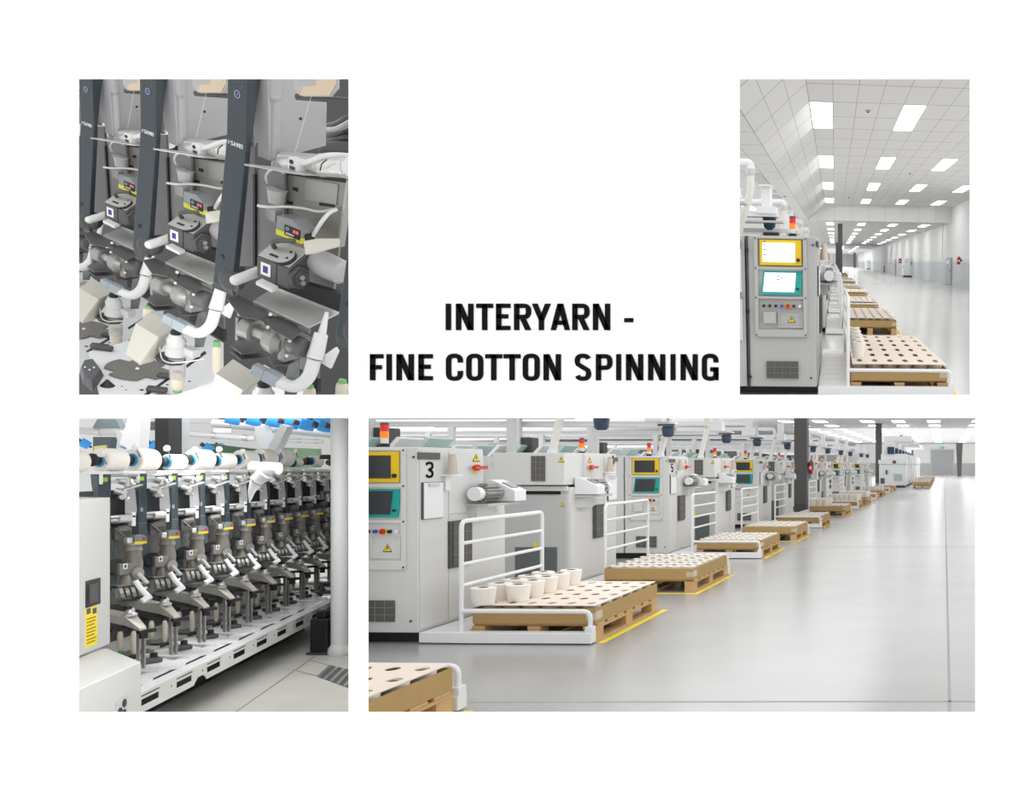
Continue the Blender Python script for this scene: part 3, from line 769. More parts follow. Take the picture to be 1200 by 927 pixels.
for i, v in enumerate(vP):
    M = R4.at(PU0, v)
    where = nmP[i] + ', lower right'
    proto('pal4', lambda: make_pallet(PWD, PDP), M, f'pine pallet {where}, under a brown tray', 'pallets along the aisle')
    proto('tray4', lambda: make_tray(PWD - .01, PDP - .01, TH), R4.at(PU0 + .005, v + .005, .162), f'brown cardboard tray on the pallet {where}', 'cardboard trays on the pallets')
    pitch = (PWD - .03) / 6; pv = (PDP - .03 * K4) / 6
    if i in (0, 1):
        if i == 0: cells = [(5, j) for j in range(2, 6)]
        else: cells = [(a, 0) for a in range(6)] + [(5, j) for j in range(1, 6)]
        for a, c in cells:
            bob(R4.at(PU0 + .015 + pitch * (a + .5), v + .015 * K4 + pv * (c + .5), .169), f'white bobbin, {ORD[c]} row, {ORD[a]} from left, tray {where}', f'bobbins at the edge of the tray {where}', .084)
        b = MB(); holed_sheet(b, 0, PWD - .03, 0, PDP - .03 * K4, .012, 6, 6, .042, .035 * K4)
        t = b.obj('cardboard_sheet', SHEET); t.matrix_world = R4.at(PU0 + .015, v + .015 * K4, SHT)
        tag(t, f'pale cardboard sheet with round holes, tray {where}', 'cardboard sheet', 'cardboard sheets with holes')
    elif i <= 5:
        for a in range(6):
            for c in range(6):
                bob(R4.at(PU0 + .015 + pitch * (a + .5), v + .015 * K4 + pv * (c + .5), .169), f'white bobbin, {ORD[c]} row, {ORD[a]} from left, tray {where}', f'bobbins in the tray {where}', .088, BH + .005)
    if i >= 6:
        n = 6
        for a in range(6):
            for c in (0, 2, 4):
                if i >= 9 and c: continue
                bob(R4.at(PU0 + .015 + pitch * (a + .5), v + .015 * K4 + pv * (c + .7), .169), f'white bobbin, {ORD[c // 2]} row, {ORD[a]} from left, tray {where}', f'bobbins in the tray {where}', .088, BH + .03)
                if i in (7, 8, 10) or (i == 6 and a < 3): bob(R4.at(PU0 + .015 + pitch * (a + .5), v + .015 * K4 + pv * (c + .7), .169 + BH + .036), f'upper white bobbin, {ORD[c // 2]} row, {ORD[a]} from left, tray {where}', f'upper bobbins on the tray {where}', .088, BH + .03)
# two rows of bobbins on the sheet of the nearest pallet
for r_, (x0, y0, x1, y1) in enumerate(((566.5, 708, 632, 687), (607.5, 704, 671.5, 684.5))):
    A, B = R4.w(x0, y0, SHT + .0135), R4.w(x1, y1, SHT + .0135)
    for j in range(5):
        p = A.lerp(B, j / 4) if r_ else Vector((A.x, A.y + (B.y - A.y) * j / 4, A.z))
        if r_: p.x = A.x
        bob(R4.at(p.x, p.y, p.z), f'large white bobbin on the pale sheet, {ORD[j]} from front, {"right" if r_ else "left"} row', 'bobbins stacked on the pale sheet', .115, .155)
# yellow tape around the pallets
def tape(i, v, front):
    e = .05
    p0, p1 = Vector((PU1 + .03, v - e, 0)), Vector((PU1 + .03, v + PDP + .05 * K4, 0))
    b = MB().box(p0.x, p0.x + .06, p0.y, p1.y, .0, .002)
    if front: b.box(PU0, p0.x + .06, p0.y - .05 * K4, p0.y, 0, .002)
    t = b.obj('floor_tape', TAPE); t.matrix_world = R4.M.copy(); tag(t, f'yellow floor marking tape beside the pallet {nmP[i]}', 'floor marking', 'yellow floor tapes')
for i, v in enumerate(vP):
    if i <= 11: tape(i, v, i in (2, 4, 6))
# walkway platforms
PW = PU0 - .02 - UM - .01
for i in range(1, 12):
    flip = i % 2 == 0
    v = vP[i] - .09 * K4 if not flip else vP[i] - .02
    dp = PDP + .1 * K4
    proto(('plat', flip), lambda: make_platform(PW, PU1 - PU0 + .03, dp, K4, flip), R4.at(UM + .012, v), f'white ladder-railed walkway beside the pallet {nmP[i]}, lower right', 'white walkway platforms')
v = vP[0]; dup(PROTO[('plat', True)], R4.at(UM + .012, v - .02), 'white walkway platform whose end rail shows at the bottom left corner', 'white walkway platforms')

# ------------------------------------------------------------------ low machines and pallets at the far end
def make_low():
    t = thing('carding_machine', 'x', 'machine')
    MB().box(-2.0, 0, 0, 3.2, .15, 1.72).obj('body', WHITE, t, bevel=.05); MB().box(-2.05, .05, -.1, 3.3, 1.72, 2.05).obj('hood', WHITE, t, bevel=.05)
    MB().box(-1.9, -.1, .1, 3.0, 0, .15).obj('plinth', DARKG, t)
    MB().box(-.9, -.3, -.04, 0, .5, 1.0).obj('window', mat('pale_window', (.45, .55, .52), .3), t); MB().box(-1.5, -1.4, -.12, .0, 1.0, 1.3).obj('handle', BLACK, t)
    MB().box(-1.9, -1.6, -.04, 0, .3, .7).box(-1.0, -.75, -.13, -.09, 1.78, 2.0).obj('vent', VENT, t)
    MB().box(-1.9, .05, .4, 1.2, 2.05, 2.5).box(-1.7, -.9, .4, 1.2, 2.5, 3.4).box(-1.7, .4, .5, 1.0, 3.4, 3.8).obj('filter_duct', WHITE, t, bevel=.05)
    MB().box(-1.4, -.9, .2, .7, 2.5, 3.0).obj('motor', BLUEM, t)
    return t
p = R4.w(1062, 571.5)
for i in range(7):
    proto('low', make_low, R4.at(p.x, p.y + i * 5.2 * KF), f'low white preparation machine with ducts, {ORD[i]} of the far row', 'low white machines at the far end')
p0, p1 = R4.w(1069.5, 572), R4.w(1090, 572)
for i in range(5):
    v = p0.y * (1 + .12 * i); s = (p1.x - p0.x) / PWD
    S = Matrix.Diagonal((s, 1.6, 1.4, 1))
    dup(PROTO['pal4'], R4.at(p0.x, v) @ S, f'pine pallet, {ORD[i]} of the far group right of the low machines', 'far pallets')
    dup(PROTO['tray4'], R4.at(p0.x, v, .225) @ S, f'brown tray on the {ORD[i]} far pallet right of the low machines', 'far trays')
    if i < 3:
        for a in range(6): bob(R4.at(p0.x + (p1.x - p0.x) * (a + .5) / 6, v + .45, .24) @ Matrix.Diagonal((1.05, 1.05, 2.4, 1)), f'white bobbin {ORD[a]} from left in the {ORD[i]} far tray beyond the aisle', f'bobbins of far tray {i}')
clip_since(BEF4, [side_plane(425, -1), level_plane(478, 1)])
BEF3 = names()
# ================================================================== upper right opening: the aisle with the tiled ceiling
R3 = Room(978, 307, 1.5)
K3 = F / 283.0; SV = K3 / K4
def V3(y, w=0.0): return R3.w(990, y, w).y
def VN(v, w=0.0): return V3(307 + 950 * (1.5 - w) / v, w)      # nominal depth to depth in this hall
HU, HL, UR = 5.56, 4.44, 8.52               # upper ceiling, lower ceiling, right wall
TU = .615; TV = (VN(55.8, HU) - VN(20.6, HU)) / 17
def tile_mat(name, col, line, u0, v0, ku, kv, mort=.006):
    m = bpy.data.materials.new(name); m.use_nodes = True; nt = m.node_tree; b = nt.nodes['Principled BSDF']
    b.inputs['Roughness'].default_value = .7; b.inputs['Specular IOR Level'].default_value = .2
    tc = nt.nodes.new('ShaderNodeTexCoord'); mp = nt.nodes.new('ShaderNodeMapping'); br = nt.nodes.new('ShaderNodeTexBrick')
    mp.vector_type = 'POINT'
    mp.inputs['Scale'].default_value = (1 / ku, 1 / kv, 1); mp.inputs['Location'].default_value = (-u0 / ku, -v0 / kv, 0)
    br.offset = 0; br.squash = 1
    br.inputs['Scale'].default_value = 1; br.inputs['Brick Width'].default_value = 1; br.inputs['Row Height'].default_value = 1
    br.inputs['Mortar Size'].default_value = mort; br.inputs['Mortar Smooth'].default_value = .2
    br.inputs['Color1'].default_value = (*col, 1); br.inputs['Color2'].default_value = (*[c * .985 for c in col], 1); br.inputs['Mortar'].default_value = (*line, 1)
    nt.links.new(tc.outputs['Object'], mp.inputs['Vector']); nt.links.new(mp.outputs[0], br.inputs['Vector']); nt.links.new(br.outputs['Color'], b.inputs['Base Color'])
    return m
LINE = (.30, .29, .275)
CT = tile_mat('ceiling_tiles', (.74, .735, .72), LINE, -.04, VN(20.6, HU), TU, TV, .011)
VBEAM = VN(57.6, HU); V3B = VN(285)
fr = lambda v: .16 * v + .3
fl = lambda v: -.115 * v - .3
def slab(name, pts, z0, z1, m): struct(name, MB().prism(pts, z0, z1, 'xy'), m, R3.M)
vk = UR / .16
slab('floor_aisle', [(-1.25, 9.0 * KF), (fr(9 * KF) + .3, 9 * KF), (UR + .1, vk), (UR + .1, V3B + 3), (-3, V3B + 3), (-3, 100 * KF), (-1.25, 60 * KF)], -.06, 0, mat('pale_polished_concrete', (.56, .56, .55), .16, noise=.04, nscale=.6, spec=.6))
slab('ceiling_upper', [(-.66, 13 * KF), (fr(13 * KF), 13 * KF), (UR, vk), (UR, VBEAM), (-.66, VBEAM)], HU, HU + .05, CT)
slab('ceiling_left', [(fl(15 * KF), 13 * KF), (-1.87, 13 * KF), (-1.87, VBEAM), (fl(VBEAM), VBEAM)], HL, HL + .05, CT)
slab('ceiling_rear', [(fl(VBEAM), VBEAM), (UR, VBEAM), (UR, 133 * KF), (fl(133 * KF), 133 * KF)], HL, HL + .05, CT)
slab('ceiling_far', [(fl(133 * KF), 133 * KF), (UR, 133 * KF), (UR, V3B), (fl(V3B), V3B)], HL - .02, HL + .05, mat('plain_far_ceiling', (.78, .78, .775), .7))
dsl = Vector((1.21, 0, 1.12)); ln = dsl.length; ang = math.atan2(1.12, 1.21)
SM = R3.M @ Matrix.Translation((-1.87, 0, HL)) @ Matrix.Rotation(-ang, 4, 'Y')
struct('ceiling_slope', MB().box(0, ln, 13 * KF, VBEAM, 0, .05), tile_mat('slope_tiles', (.74, .735, .72), LINE, 0, VN(20.6, HU), ln / 3, TV, .011), SM)
BM = R3.M @ Matrix.Translation((-.04, VBEAM, HU)) @ Matrix.Rotation(math.radians(-90), 4, 'X')
bt = tile_mat('beam_panels', (.80, .80, .79), (.5, .5, .49), 0, 0, TU * 2, .56, .008)
b = MB()
b.prism([(-1.87, HL), (UR, HL), (UR, HU), (-.66, HU)], VBEAM - .12, VBEAM, 'xz')
struct('ceiling_beam', b, bt, R3.M)
# right wall with its grey lower band, back wall
struct('wall_right', MB().box(UR, UR + .2, 44 * KF, V3B, 1.80, HU), mat('white_wall_panels', (.80, .80, .795), .6), R3.M)
struct('trim_5', MB().box(UR - .01, UR + .2, 44 * KF, V3B, 1.62, 1.80), MATS['pale_green_stripe'], R3.M)
struct('baseboard_right', MB().box(UR - .015, UR + .2, 44 * KF, V3B, 0, 1.62), mat('blue_grey_lower_wall', (.52, .55, .575), .5), R3.M)
struct('wall_end', MB().box(-42, UR + .2, V3B, V3B + .3, 0, HL + .1), mat('end_wall_white', (.82, .83, .84), .6), R3.M)
b = MB()
for px in (1104.5, 1037.5):
    p = R3.u(px, 300, UR); b = MB().box(UR - .05, UR, p.y, p.y + .15 * K3 * .4, 1.8, HL if px < 1100 else HU)
    struct('trim_6' if px > 1100 else 'trim_7', b, mat('wall_joint', (.60, .60, .59), .6), R3.M)
# ceiling panel lights
LAMP3 = mat('panel_diffuser', (1, 1, 1), .4, emit=4.5)
def make_panel():
    t = thing('ceiling_light', 'x', 'ceiling light')
    MB().box(-.305, .305, 0, TV * 2, -.012, 0).obj('frame', WHITE, t); MB().box(-.285, .285, .12, TV * 2 - .12, -.018, -.011).obj('diffuser', LAMP3, t)
    return t
rows = [20.6 + 10.35 * k for k in range(4)]
for c, u in enumerate((-.35, 2.11, 4.57, 7.05)):
    cn = ['leftmost column', 'second column', 'third column', 'rightmost column'][c]
    for k, v in enumerate(rows):
        if c == 3 and k < 1: continue
        proto('panel3', make_panel, R3.at(u, VN(v, HU), HU), f'square-edged ceiling panel light, {cn}, {ORD[k]} row of the raised tiled ceiling', 'panel lights in the raised ceiling')
    for k in range(7):
        proto('panel3', make_panel, R3.at(u, VN(60.7 + 10.35 * k, HL), HL), f'ceiling panel light, {cn}, {ORD[k]} row beyond the dropped beam', 'panel lights beyond the beam')
for k in range(3):
    proto('panel3', make_panel, R3.at(-4.4 - .2 * k, VN(22 + 11 * k, HL), HL), f'ceiling panel light over the left machines, {ORD[k]} from the front', 'panel lights over the machines')
for i, u in enumerate((1.6, 4.2, -3.0)):
    t = thing('strip_light', f'long strip light on the far plain ceiling, {["left of centre", "right of centre", "over the machines"][i]}', 'ceiling light', R3.at(u, 150 * KF, HL - .02), 'far strip lights')
    MB().box(-.2, .2, 0, 90 * KF, -.08, 0).obj('housing', WHITE, t); MB().box(-.17, .17, .3, 89 * KF, -.1, -.079).obj('diffuser', LAMP3, t)
for i, (px, py) in enumerate(((1017.2, 129), (1066, 202.5), (994.5, 231), (919.5, 229.5), (945.5, 264))):
    up = i < 3; p = R3.w(px, py, HU if up else HL)
    t = thing('smoke_detector', f'small round grey smoke detector on the tiles, {ORD[i]} from the viewer', 'detector', R3.at(p.x, p.y, p.z), 'smoke detectors')
    MB().lathe([(.075, -.0), (.075, -.03), (.05, -.05), (.0, -.055)], n=18).obj('housing', mat('detector_grey', (.40, .39, .37), .5), t)
    MB().lathe([(.03, -.05), (.03, -.07), (.0, -.075)], n=12).obj('sensor_cap', DARKG, t)
# columns
def col3(px0, px1, v, top, lab):
    p, q = R3.v(px0, 307, v), R3.v(px1, 307, v); w = q.x - p.x
    t = thing('steel_column', lab, 'column', R3.at((p.x + q.x) / 2, v))
    MB().box(-w / 2, w / 2, 0, w * 1.3, 0, top).obj('shaft', COLUMN, t, bevel=.01); MB().box(-w * .52, w * .52, -.02, w * 1.34, 0, .25).obj('foot_plate', MATS['column_foot'], t)
col3(981.8, 987.2, 66 * KF, HL, 'dark grey column just beyond the ceiling beam in the upper right hall')
col3(979.3, 982.4, 130 * KF, HL, 'dark column just behind and left of the first column in the upper right hall')
col3(1000.2, 1002.8, 260 * KF, HL, 'far dark column right of the pale end door in the upper right hall')
# things along the right wall
def wallpt(px, py): return R3.u(px, py, UR)
def make_wdoor(h, wv):
    t = thing('service_door', 'x', 'door')
    MB().box(-.05, 0, 0, wv, 0, h).obj('frame', mat('door_frame_grey', (.30, .35, .36), .5), t)
    o = MB().box(-.09, -.05, wv * .06, wv * .94, .02, h - .04).obj('leaf', mat('door_grey_green', (.36, .42, .43), .45), t)
    MB().box(-.1, -.089, wv * .45, wv * .8, h * .78, h * .9).obj('notice', WHITE, o); MB().box(-.11, -.09, wv * .12, wv * .2, h * .48, h * .56).obj('handle', BLACK, o)
    MB().box(-.1, -.089, wv * .5, wv * .6, h * .6, h * .75).obj('red_notice', RED, o)
    return t
p, q = wallpt(1115.6, 331), wallpt(1109.2, 331)
proto('wdoor', lambda: make_wdoor(1.95, q.y - p.y), R3.at(UR - .015, p.y), 'nearest grey-green service door in the right wall of the upper right hall', 'service doors')
p = wallpt(1061, 320); dup(PROTO['wdoor'], R3.at(UR - .015, p.y), 'grey-green service door behind the white electrical cabinet', 'service doors')
p = wallpt(1050, 320); dup(PROTO['wdoor'], R3.at(UR - .015, p.y), 'narrow looking service door third from the viewer in the right wall', 'service doors')
p = wallpt(1012.5, 312); dup(PROTO['wdoor'], R3.at(UR - .015, p.y), 'furthest service door in the right wall left of the far white cabinet', 'service doors')
def make_ecab():
    t = thing('electrical_cabinet', 'x', 'cabinet')
    MB().box(-.9, 0, 0, 2.6, .18, 2.05).obj('body', mat('cabinet_white', (.74, .75, .74), .4), t, bevel=.01); MB().box(-.86, 0, .1, 2.5, 0, .18).obj('plinth', BLACK, t)
    o = MB().box(-.93, -.9, .2, 2.4, .25, 1.98).obj('door', WHITE, t, bevel=.006); MB().box(-.96, -.93, .4, .5, 1.0, 1.25).obj('handle', DARKG, o)
    MB().box(-.7, -.55, -.02, 0, 1.55, 1.85).obj('meter', GREY2, t)
    MB().box(-.15, -.03, -.12, 0, 1.3, 1.7).obj('switch_box', mat('switch_grey', (.3, .31, .31), .5), t)
    return t
p = R3.w(1072, 324); proto('ecab', make_ecab, R3.at(UR - .02, V3(323.6)), 'white electrical cabinet standing at the right wall in the upper right hall', 'electrical cabinets')
dup(PROTO['ecab'], R3.at(UR - .02, V3(314.8)) , 'far white electrical cabinet at the right wall in the upper right hall', 'electrical cabinets')
PROTO['ext'] = None
def ext3(px, pyb, h, s, lab, floor):
    t = make_extinguisher(h, .085 * s); tag(t, lab, 'fire extinguisher', 'fire extinguishers of the upper right hall')
    if floor: p = R3.w(px, pyb)
    else: p = wallpt(px, pyb); p.x -= .26; MB().box(.1, .23, -.05, .05, h * .4, h * .6).obj('wall_bracket', DARKG, t)
    t.matrix_world = R3.at(p.x, p.y, p.z)
ext3(1127.8, 310, .52, 1.35, 'nearest red fire extinguisher hung on the right wall of the upper right hall', False)
ext3(1072.6, 324.5, 1.12, 1.25, 'tall red fire extinguisher on the floor in front of the white cabinet', True)
ext3(1056.8, 308.5, .6, 2.0, 'red fire extinguisher hung on the wall beyond the white cabinet', False)
ext3(1036.2, 318.6, 1.0, 1.5, 'red fire extinguisher on the floor at the second wall joint', True)
ext3(1016.0, 314.6, 1.0, 1.5, 'furthest red fire extinguisher on the floor near the far cabinet', True)
t = thing('wall_socket', 'small white wall socket low on the grey band of the right wall', 'socket', R3.at(UR - .015, wallpt(1090, 321).y, .32))
MB().box(-.05, 0, -.25, .25, -.06, .06).obj('box', WHITE, t); MB().box(-.06, -.05, .03, .2, -.04, .04).obj('cover', GREY2, t)
p = wallpt(1084.5, 299.5); t = thing('safety_sign', 'small blue round safety sign on the white right wall', 'sign', R3.at(UR, p.y, p.z))
MB().cyl((0, 0, 0), (-.01, 0, 0), .11, n=18).obj('blue_disc', mat('sign_blue', (.05, .12, .5), .5), t); MB().box(-.01, 0, -.15, .15, -.36, -.14).obj('plate', WHITE, t)
# end door and exit sign
p, q = R3.v(986, 311.3, V3B - .1), R3.v(999.5, 300, V3B - .1)
t = thing('end_door', 'pale grey roller door at the far end of the upper right hall', 'door', R3.at((p.x + q.x) / 2, V3B - .05)); hw = (q.x - p.x) / 2; b = MB()
for i in range(14): b.box(-hw, hw, -.05, 0, q.z * i / 14, q.z * (i + .9) / 14)
b.obj('shutter', mat('pale_roller', (.74, .76, .80), .5), t); MB().box(-hw - .2, hw + .2, -.1, 0, q.z, q.z + .12).obj('shutter_box', WHITE, t)
p = R3.v(993.3, 298.8, V3B - .06); t = thing('exit_sign', 'tiny green exit sign above the pale far roller door', 'sign', R3.at(p.x, V3B - .2, p.z + .45))
MB().box(-.05, .05, .0, .2, -.05, .05).obj('sign_arm', DARKG, t); MB().box(-.4, .4, -.05, 0, -.2, .2).obj('sign_box', MATS['exit_green'], t); MB().box(-.2, -.05, -.055, -.049, -.1, .1).obj('pictogram', WHITE, t)

# ------------------------------------------------------------------ machine ends, platforms, pallets
U3 = -.2; V30 = V3(464)
SVM = Matrix.Diagonal((1, SV, 1, 1))
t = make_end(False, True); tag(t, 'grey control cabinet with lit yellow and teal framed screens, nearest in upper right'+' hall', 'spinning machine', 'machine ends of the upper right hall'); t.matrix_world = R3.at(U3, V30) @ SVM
CABG = mat('mid_light_grey_enamel', (.50, .50, .49), .42)  # darker copy of GREY, the cabinet's shade put into its colour
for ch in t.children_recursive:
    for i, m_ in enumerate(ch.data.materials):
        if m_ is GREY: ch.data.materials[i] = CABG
b = MB()
for z0, z1 in ((1.15, 1.62), (.62, 1.08)): b.box(-.90, -.82, -.014, -.001, z0, z1)
o = b.obj('left_cover_plates', GREY, t, bevel=.006)
for z in (1.68, 1.10): MB().lathe([(.05, 0), (.05, .012), (.036, .012)], (-.862, -.001, z), (0, -1, 0), n=20).obj('gauge', mat('gauge_grey', (.30, .30, .29), .4), t)
b = MB().box(-.772, -.748, -.006, .01, .1, 1.765)
b.obj('door_gap', DARKG, t)
for z in (1.61, .95, .22): MB().box(-.77, -.745, -.02, .005, z - .02, z + .02).obj('hinge', BLACK, t)
rows3 = [9.2, 16.8, 23.8, 31.4, 39.4, 49, 56.5]
for i, v in enumerate(rows3[1:], 1):
    M = R3.at(U3, VN(v - .1)) @ SVM if i % 2 == 0 else R3.at(U3, VN(v - .1) + .6) @ SVM
    r = dup(PROTO['endA' if i % 2 == 0 else 'endB'], M, f'grey machine end cabinet, {ORD[i]} along the aisle of the upper right hall', 'machine ends of the upper right hall')
    for ch in list(r.children):
        if ch.name.startswith('number'): bpy.data.objects.remove(ch)
P3D = R3.w(1060, 393, .346).y - R3.w(1060, 427, .346).y; P30 = .19; P3W = 1.13
h3 = 'upper right hall'
for i, v in enumerate(rows3 + [78.0, 88.0]):
    v = VN(v); where = f'{ORD[i]} along the aisle, upper right'
    proto('pal3', lambda: make_pallet(P3W, P3D), R3.at(P30, v), f'pine pallet, {where}', 'pallets in the upper right hall')
    proto('tray3', lambda: make_tray(P3W - .01, P3D - .01, .135), R3.at(P30 + .005, v + .005, .162), f'brown cardboard tray, {where}', 'trays in the upper right hall')
    pitch = (P3W - .03) / 6; pv = (P3D - .1) / 6
    cells = [(a, 0) for a in range(6)] + ([(5, c) for c in range(1, 6)] if i < 2 else []) if i < 7 else []
    for a, c in cells:
        proto('bob3', lambda: make_bobbin(.085, .172), R3.at(P30 + .015 + pitch * (a + .5), v + .05 + pv * (c + .5), .169), f'white bobbin, {ORD[c]} row, {ORD[a]} from left, tray {where}', f'bobbins of the tray {where}')
    if i < 7:
        def ms():
            b = MB(); holed_sheet(b, 0, P3W - .03, 0, P3D - .1, .010, 6, 6, .034, .25 * pv)
            return b.obj('cardboard_sheet', SHEET)
        if 'sheet3' not in PROTO: PROTO['sheet3'] = ms(); s_ = PROTO['sheet3']
        else: s_ = PROTO['sheet3'].copy(); COL.objects.link(s_)
        s_.matrix_world = R3.at(P30 + .015, v + .05, .3405); tag(s_, f'pale cardboard sheet with round holes, {where}', 'cardboard sheet', 'holed sheets in the upper right hall')
    if i in (0,):
        for j in range(5):
            p = R3.w(1006.2, 418.5, .3525)
            proto('bigbob3', lambda: make_bobbin(.082, .19), R3.at(p.x - .0, p.y + pv * .92 * j, .3525), f'white bobbin standing on the nearest pale sheet, {ORD[j]} from front, upper right', 'bobbins on the nearest pale sheet')
    if i < 7:
        flip = i % 2 == 1; dp = 1.22 * K3
        proto(('plat3', flip), lambda: make_platform(.372, 1.19, dp, K3, flip, .03), R3.at(U3 + .012, v - .14 if not flip else v - .1), f'white walkway platform with ladder railing, {where}', 'white platforms in the upper right hall')
    if i < 6:
        b = MB().box(P30 + P3W + .06, P30 + P3W + .12, v - .1, v + P3D + .3, 0, .002); tp = b.obj('floor_tape', TAPE); tp.matrix_world = R3.M.copy(); tag(tp, f'yellow floor tape beside the pallet {where}', 'floor marking', 'yellow tapes in the upper right hall')
# ------------------------------------------------------------------ overhead: hoses, pipes, tracks, vents, stack light
dup(PROTO['stack'], R3.at(-.475, V30 + .35, 1.774), 'red and orange stack light on top of the nearest control cabinet', None).__delitem__('group')
def make_bighose(pts, r):
    t = thing('suction_hose', 'x', 'hose')
    MB().tube(pts, r, 14, 0, .25).obj('hose', HOSE, t)
    return t
def hose3(v, px, lab):
    P = [R3.v(x, y, v) for x, y in px]; o = P[-1]
    sc = F / v
    t = thing('suction_hose', lab, 'hose', R3.at(o.x, o.y, o.z), 'cream suction hoses in the upper right hall')
    L = [p - o for p in P]
    MB().tube(L[2:], .044 * sc / 104 * 104 / sc * 1.0, 14, 0, .2).obj('hose', HOSE, t)
    MB().tube(L[:4], .047, 14, 0, .16).obj('pipe_elbow', WHITE, t)
    d = L[3]; MB().cyl(d + Vector((0, 0, .03)), d - Vector((0, 0, .04)), .052).obj('hose_clamp', STEEL, t)
    return t
hose3(V30 + .8, [(850, 190.5), (864, 190.5), (879.5, 190.5), (879.5, 201), (880, 222), (874, 246), (868, 262), (866, 274)], 'large cream hose dropping from a pipe elbow at the left edge, upper right')
hose3(V30 + 3.5, [(867, 237), (900, 237), (918.5, 237), (918.5, 243), (919, 255), (918, 266), (917, 275)], 'cream hose just behind the stack light of the nearest cabinet')
hose3(V30 + 9, [(905, 259.5), (930, 259.5), (938, 259.5), (938, 264), (938, 270), (937.5, 278)], 'third cream hose, right of the stack light in the upper right hall')
hose3(V30 + 15, [(925, 269), (940, 269), (946, 269), (946, 272), (946, 275), (945.5, 280)], 'furthest cream hose above the machines in the upper right hall')
def make_track3():
    t = thing('cleaner_track', 'x', 'overhead track')
    MB().box(-7, .0, -.2, .2, 0, .035).obj('beam', WHITE, t); MB().box(-.26, -.02, -.25, .25, .035, .12).box(-.2, -.09, -.2, .2, .12, .36).box(-.22, -.07, -.3, .3, .355, .375).obj('blower_box', WHITE, t, bevel=.006)
    MB().lathe([(.03, -.155), (.07, -.12), (.085, -.03), (.088, 0)], (-.115, 0, 0), n=20).obj('motor', BLUEM, t)
    MB().box(-3, .06, -.22, .22, -.07, -.045).obj('lower_rail', GREY2, t)
    MB().box(-.7, -.66, -.05, .05, -.2, 0).obj('post', GREY, t)
    return t
for i, (px, py, v) in enumerate(((912.5, 255, V30 + 1.6), (934.5, 271, V30 + 8), (868, 232, V30 - .2 + .4))):
    p = R3.v(px, py, v)
    proto('track3', make_track3, R3.at(p.x, p.y, p.z), ['overhead track with dark blue motor above the nearest control cabinet, upper right', 'smaller looking overhead track with blue motor right of the stack light', 'overhead track with blue motor cut by the left edge, upper right opening'][i], 'overhead tracks in the upper right hall')
for i, (x0, y0, x1, y1) in enumerate(((884, 203, 903, 225), (906, 228, 913, 236), (921, 243, 930, 256))):
    p, q = R3.w(x0, y0, HL), R3.w(x1, y1, HL); uu = p.x
    t = thing('ceiling_grille', f'perforated ceiling air grille over the left machines, {ORD[i]} from the viewer', 'grille', R3.at(uu, p.y, HL), 'ceiling grilles')
    b = MB().box(-.22, .22, 0, q.y - p.y, -.02, 0); b.obj('plate', GREY2, t)
    o = MB()
    n = 14
    for a in range(4):
        for c in range(n): o.cyl((-.16 + .107 * a + (.03 if c % 2 else 0), (q.y - p.y) * (c + .5) / n, -.024), (-.16 + .107 * a + (.03 if c % 2 else 0), (q.y - p.y) * (c + .5) / n, -.019), .028, n=8)
    o.obj('perforations', BLACK, t)
for i in range(2):
    t = thing('side_rail', ['pale horizontal machine rail left of the stack light', 'pale horizontal machine rail lower, behind the cabinet top'][i], 'rail', R3.at(-.62, V30 + 2 + 2.5 * i, 1.86 - .04 * i))
    MB().box(-6, .1, -.1, .1, 0, .05).obj('beam', WHITE, t); MB().box(-.3, -.1, -.12, .12, -.08, 0).obj('bracket', DARKG, t)
clip_since(BEF3, [level_plane(474, -1)])
BEF2 = names()
# ================================================================== lower left opening: the row of winding units
Z1 = 5.6
RD = Vector((720 - PX, F, 0)).normalized()                 # along the row, away
NO = Vector((RD.y, -RD.x, 0))                              # outward from the row
def w2(px, py, z=0.0):                                     # point at height z
    d = ray(px, py); return CAM + d * ((z - EYE) / d.z)
def rowpt(px, py, off=0.0, base=None):                     # point on the upright plane of the row, moved outward by off
    b = (base if base is not None else W(124, 556, Z1)) + NO * off
    d = ray(px, py); return CAM + d * ((b - CAM).dot(NO) / d.dot(NO))
PITCH2 = RD * (5.6 * 596 * .0001296 / RD.y)
AL = math.radians(25)
X2 = Vector((math.sin(AL), math.cos(AL), 0)); Y2 = Vector((-math.cos(AL), math.sin(AL), 0))
ROOT2 = rowpt(166, 556); ROOT2.z = 0
M2 = Matrix(((X2.x, Y2.x, 0, ROOT2.x), (X2.y, Y2.y, 0, ROOT2.y), (0, 0, 1, 0), (0, 0, 0, 1)))
M2I = M2.inverted()
def q2(px, py, o=0.0):                                     # local point of the reference unit seen at a pixel, o outward
    d = ray(px, py); b = ROOT2 - Y2 * o; p = CAM + d * ((b - CAM).dot(Y2) / d.dot(Y2)); return M2I @ p
SLATE = mat('slate_blue_arm', (.035, .058, .07), .4)
SLATED = mat('dark_slate_side', (.016, .026, .032), .4)
TAUPE = mat('taupe_cast_body', (.23, .215, .19), .4, metal=.3, noise=.08, nscale=20)
ALU = mat('bright_aluminium', (.66, .66, .65), .3, metal=.6, noise=.1, nscale=25)
HOODM = mat('beige_steel_hood', (.55, .53, .47), .25, metal=.35)
COP = mat('beige_cop_yarn', (.62, .56, .46), .85, spec=.1)
GREENT = mat('green_tube_tip', (.16, .45, .12), .5)
CLRP = mat('smoked_clear_plastic', (.30, .30, .30), .2)
BLUER = mat('blue_ring', (.02, .30, .55), .4)
DISC = mat('grey_brown_disc', (.17, .16, .14), .45, metal=.2)
CLAMP = mat('charcoal_clamp', (.07, .073, .08), .45)
LBL = mat('white_label', (.85, .85, .85), .5)
NAVY = mat('navy_mark', (.03, .04, .25), .5)
def P3(a, b, c): return Vector((a, b, c))
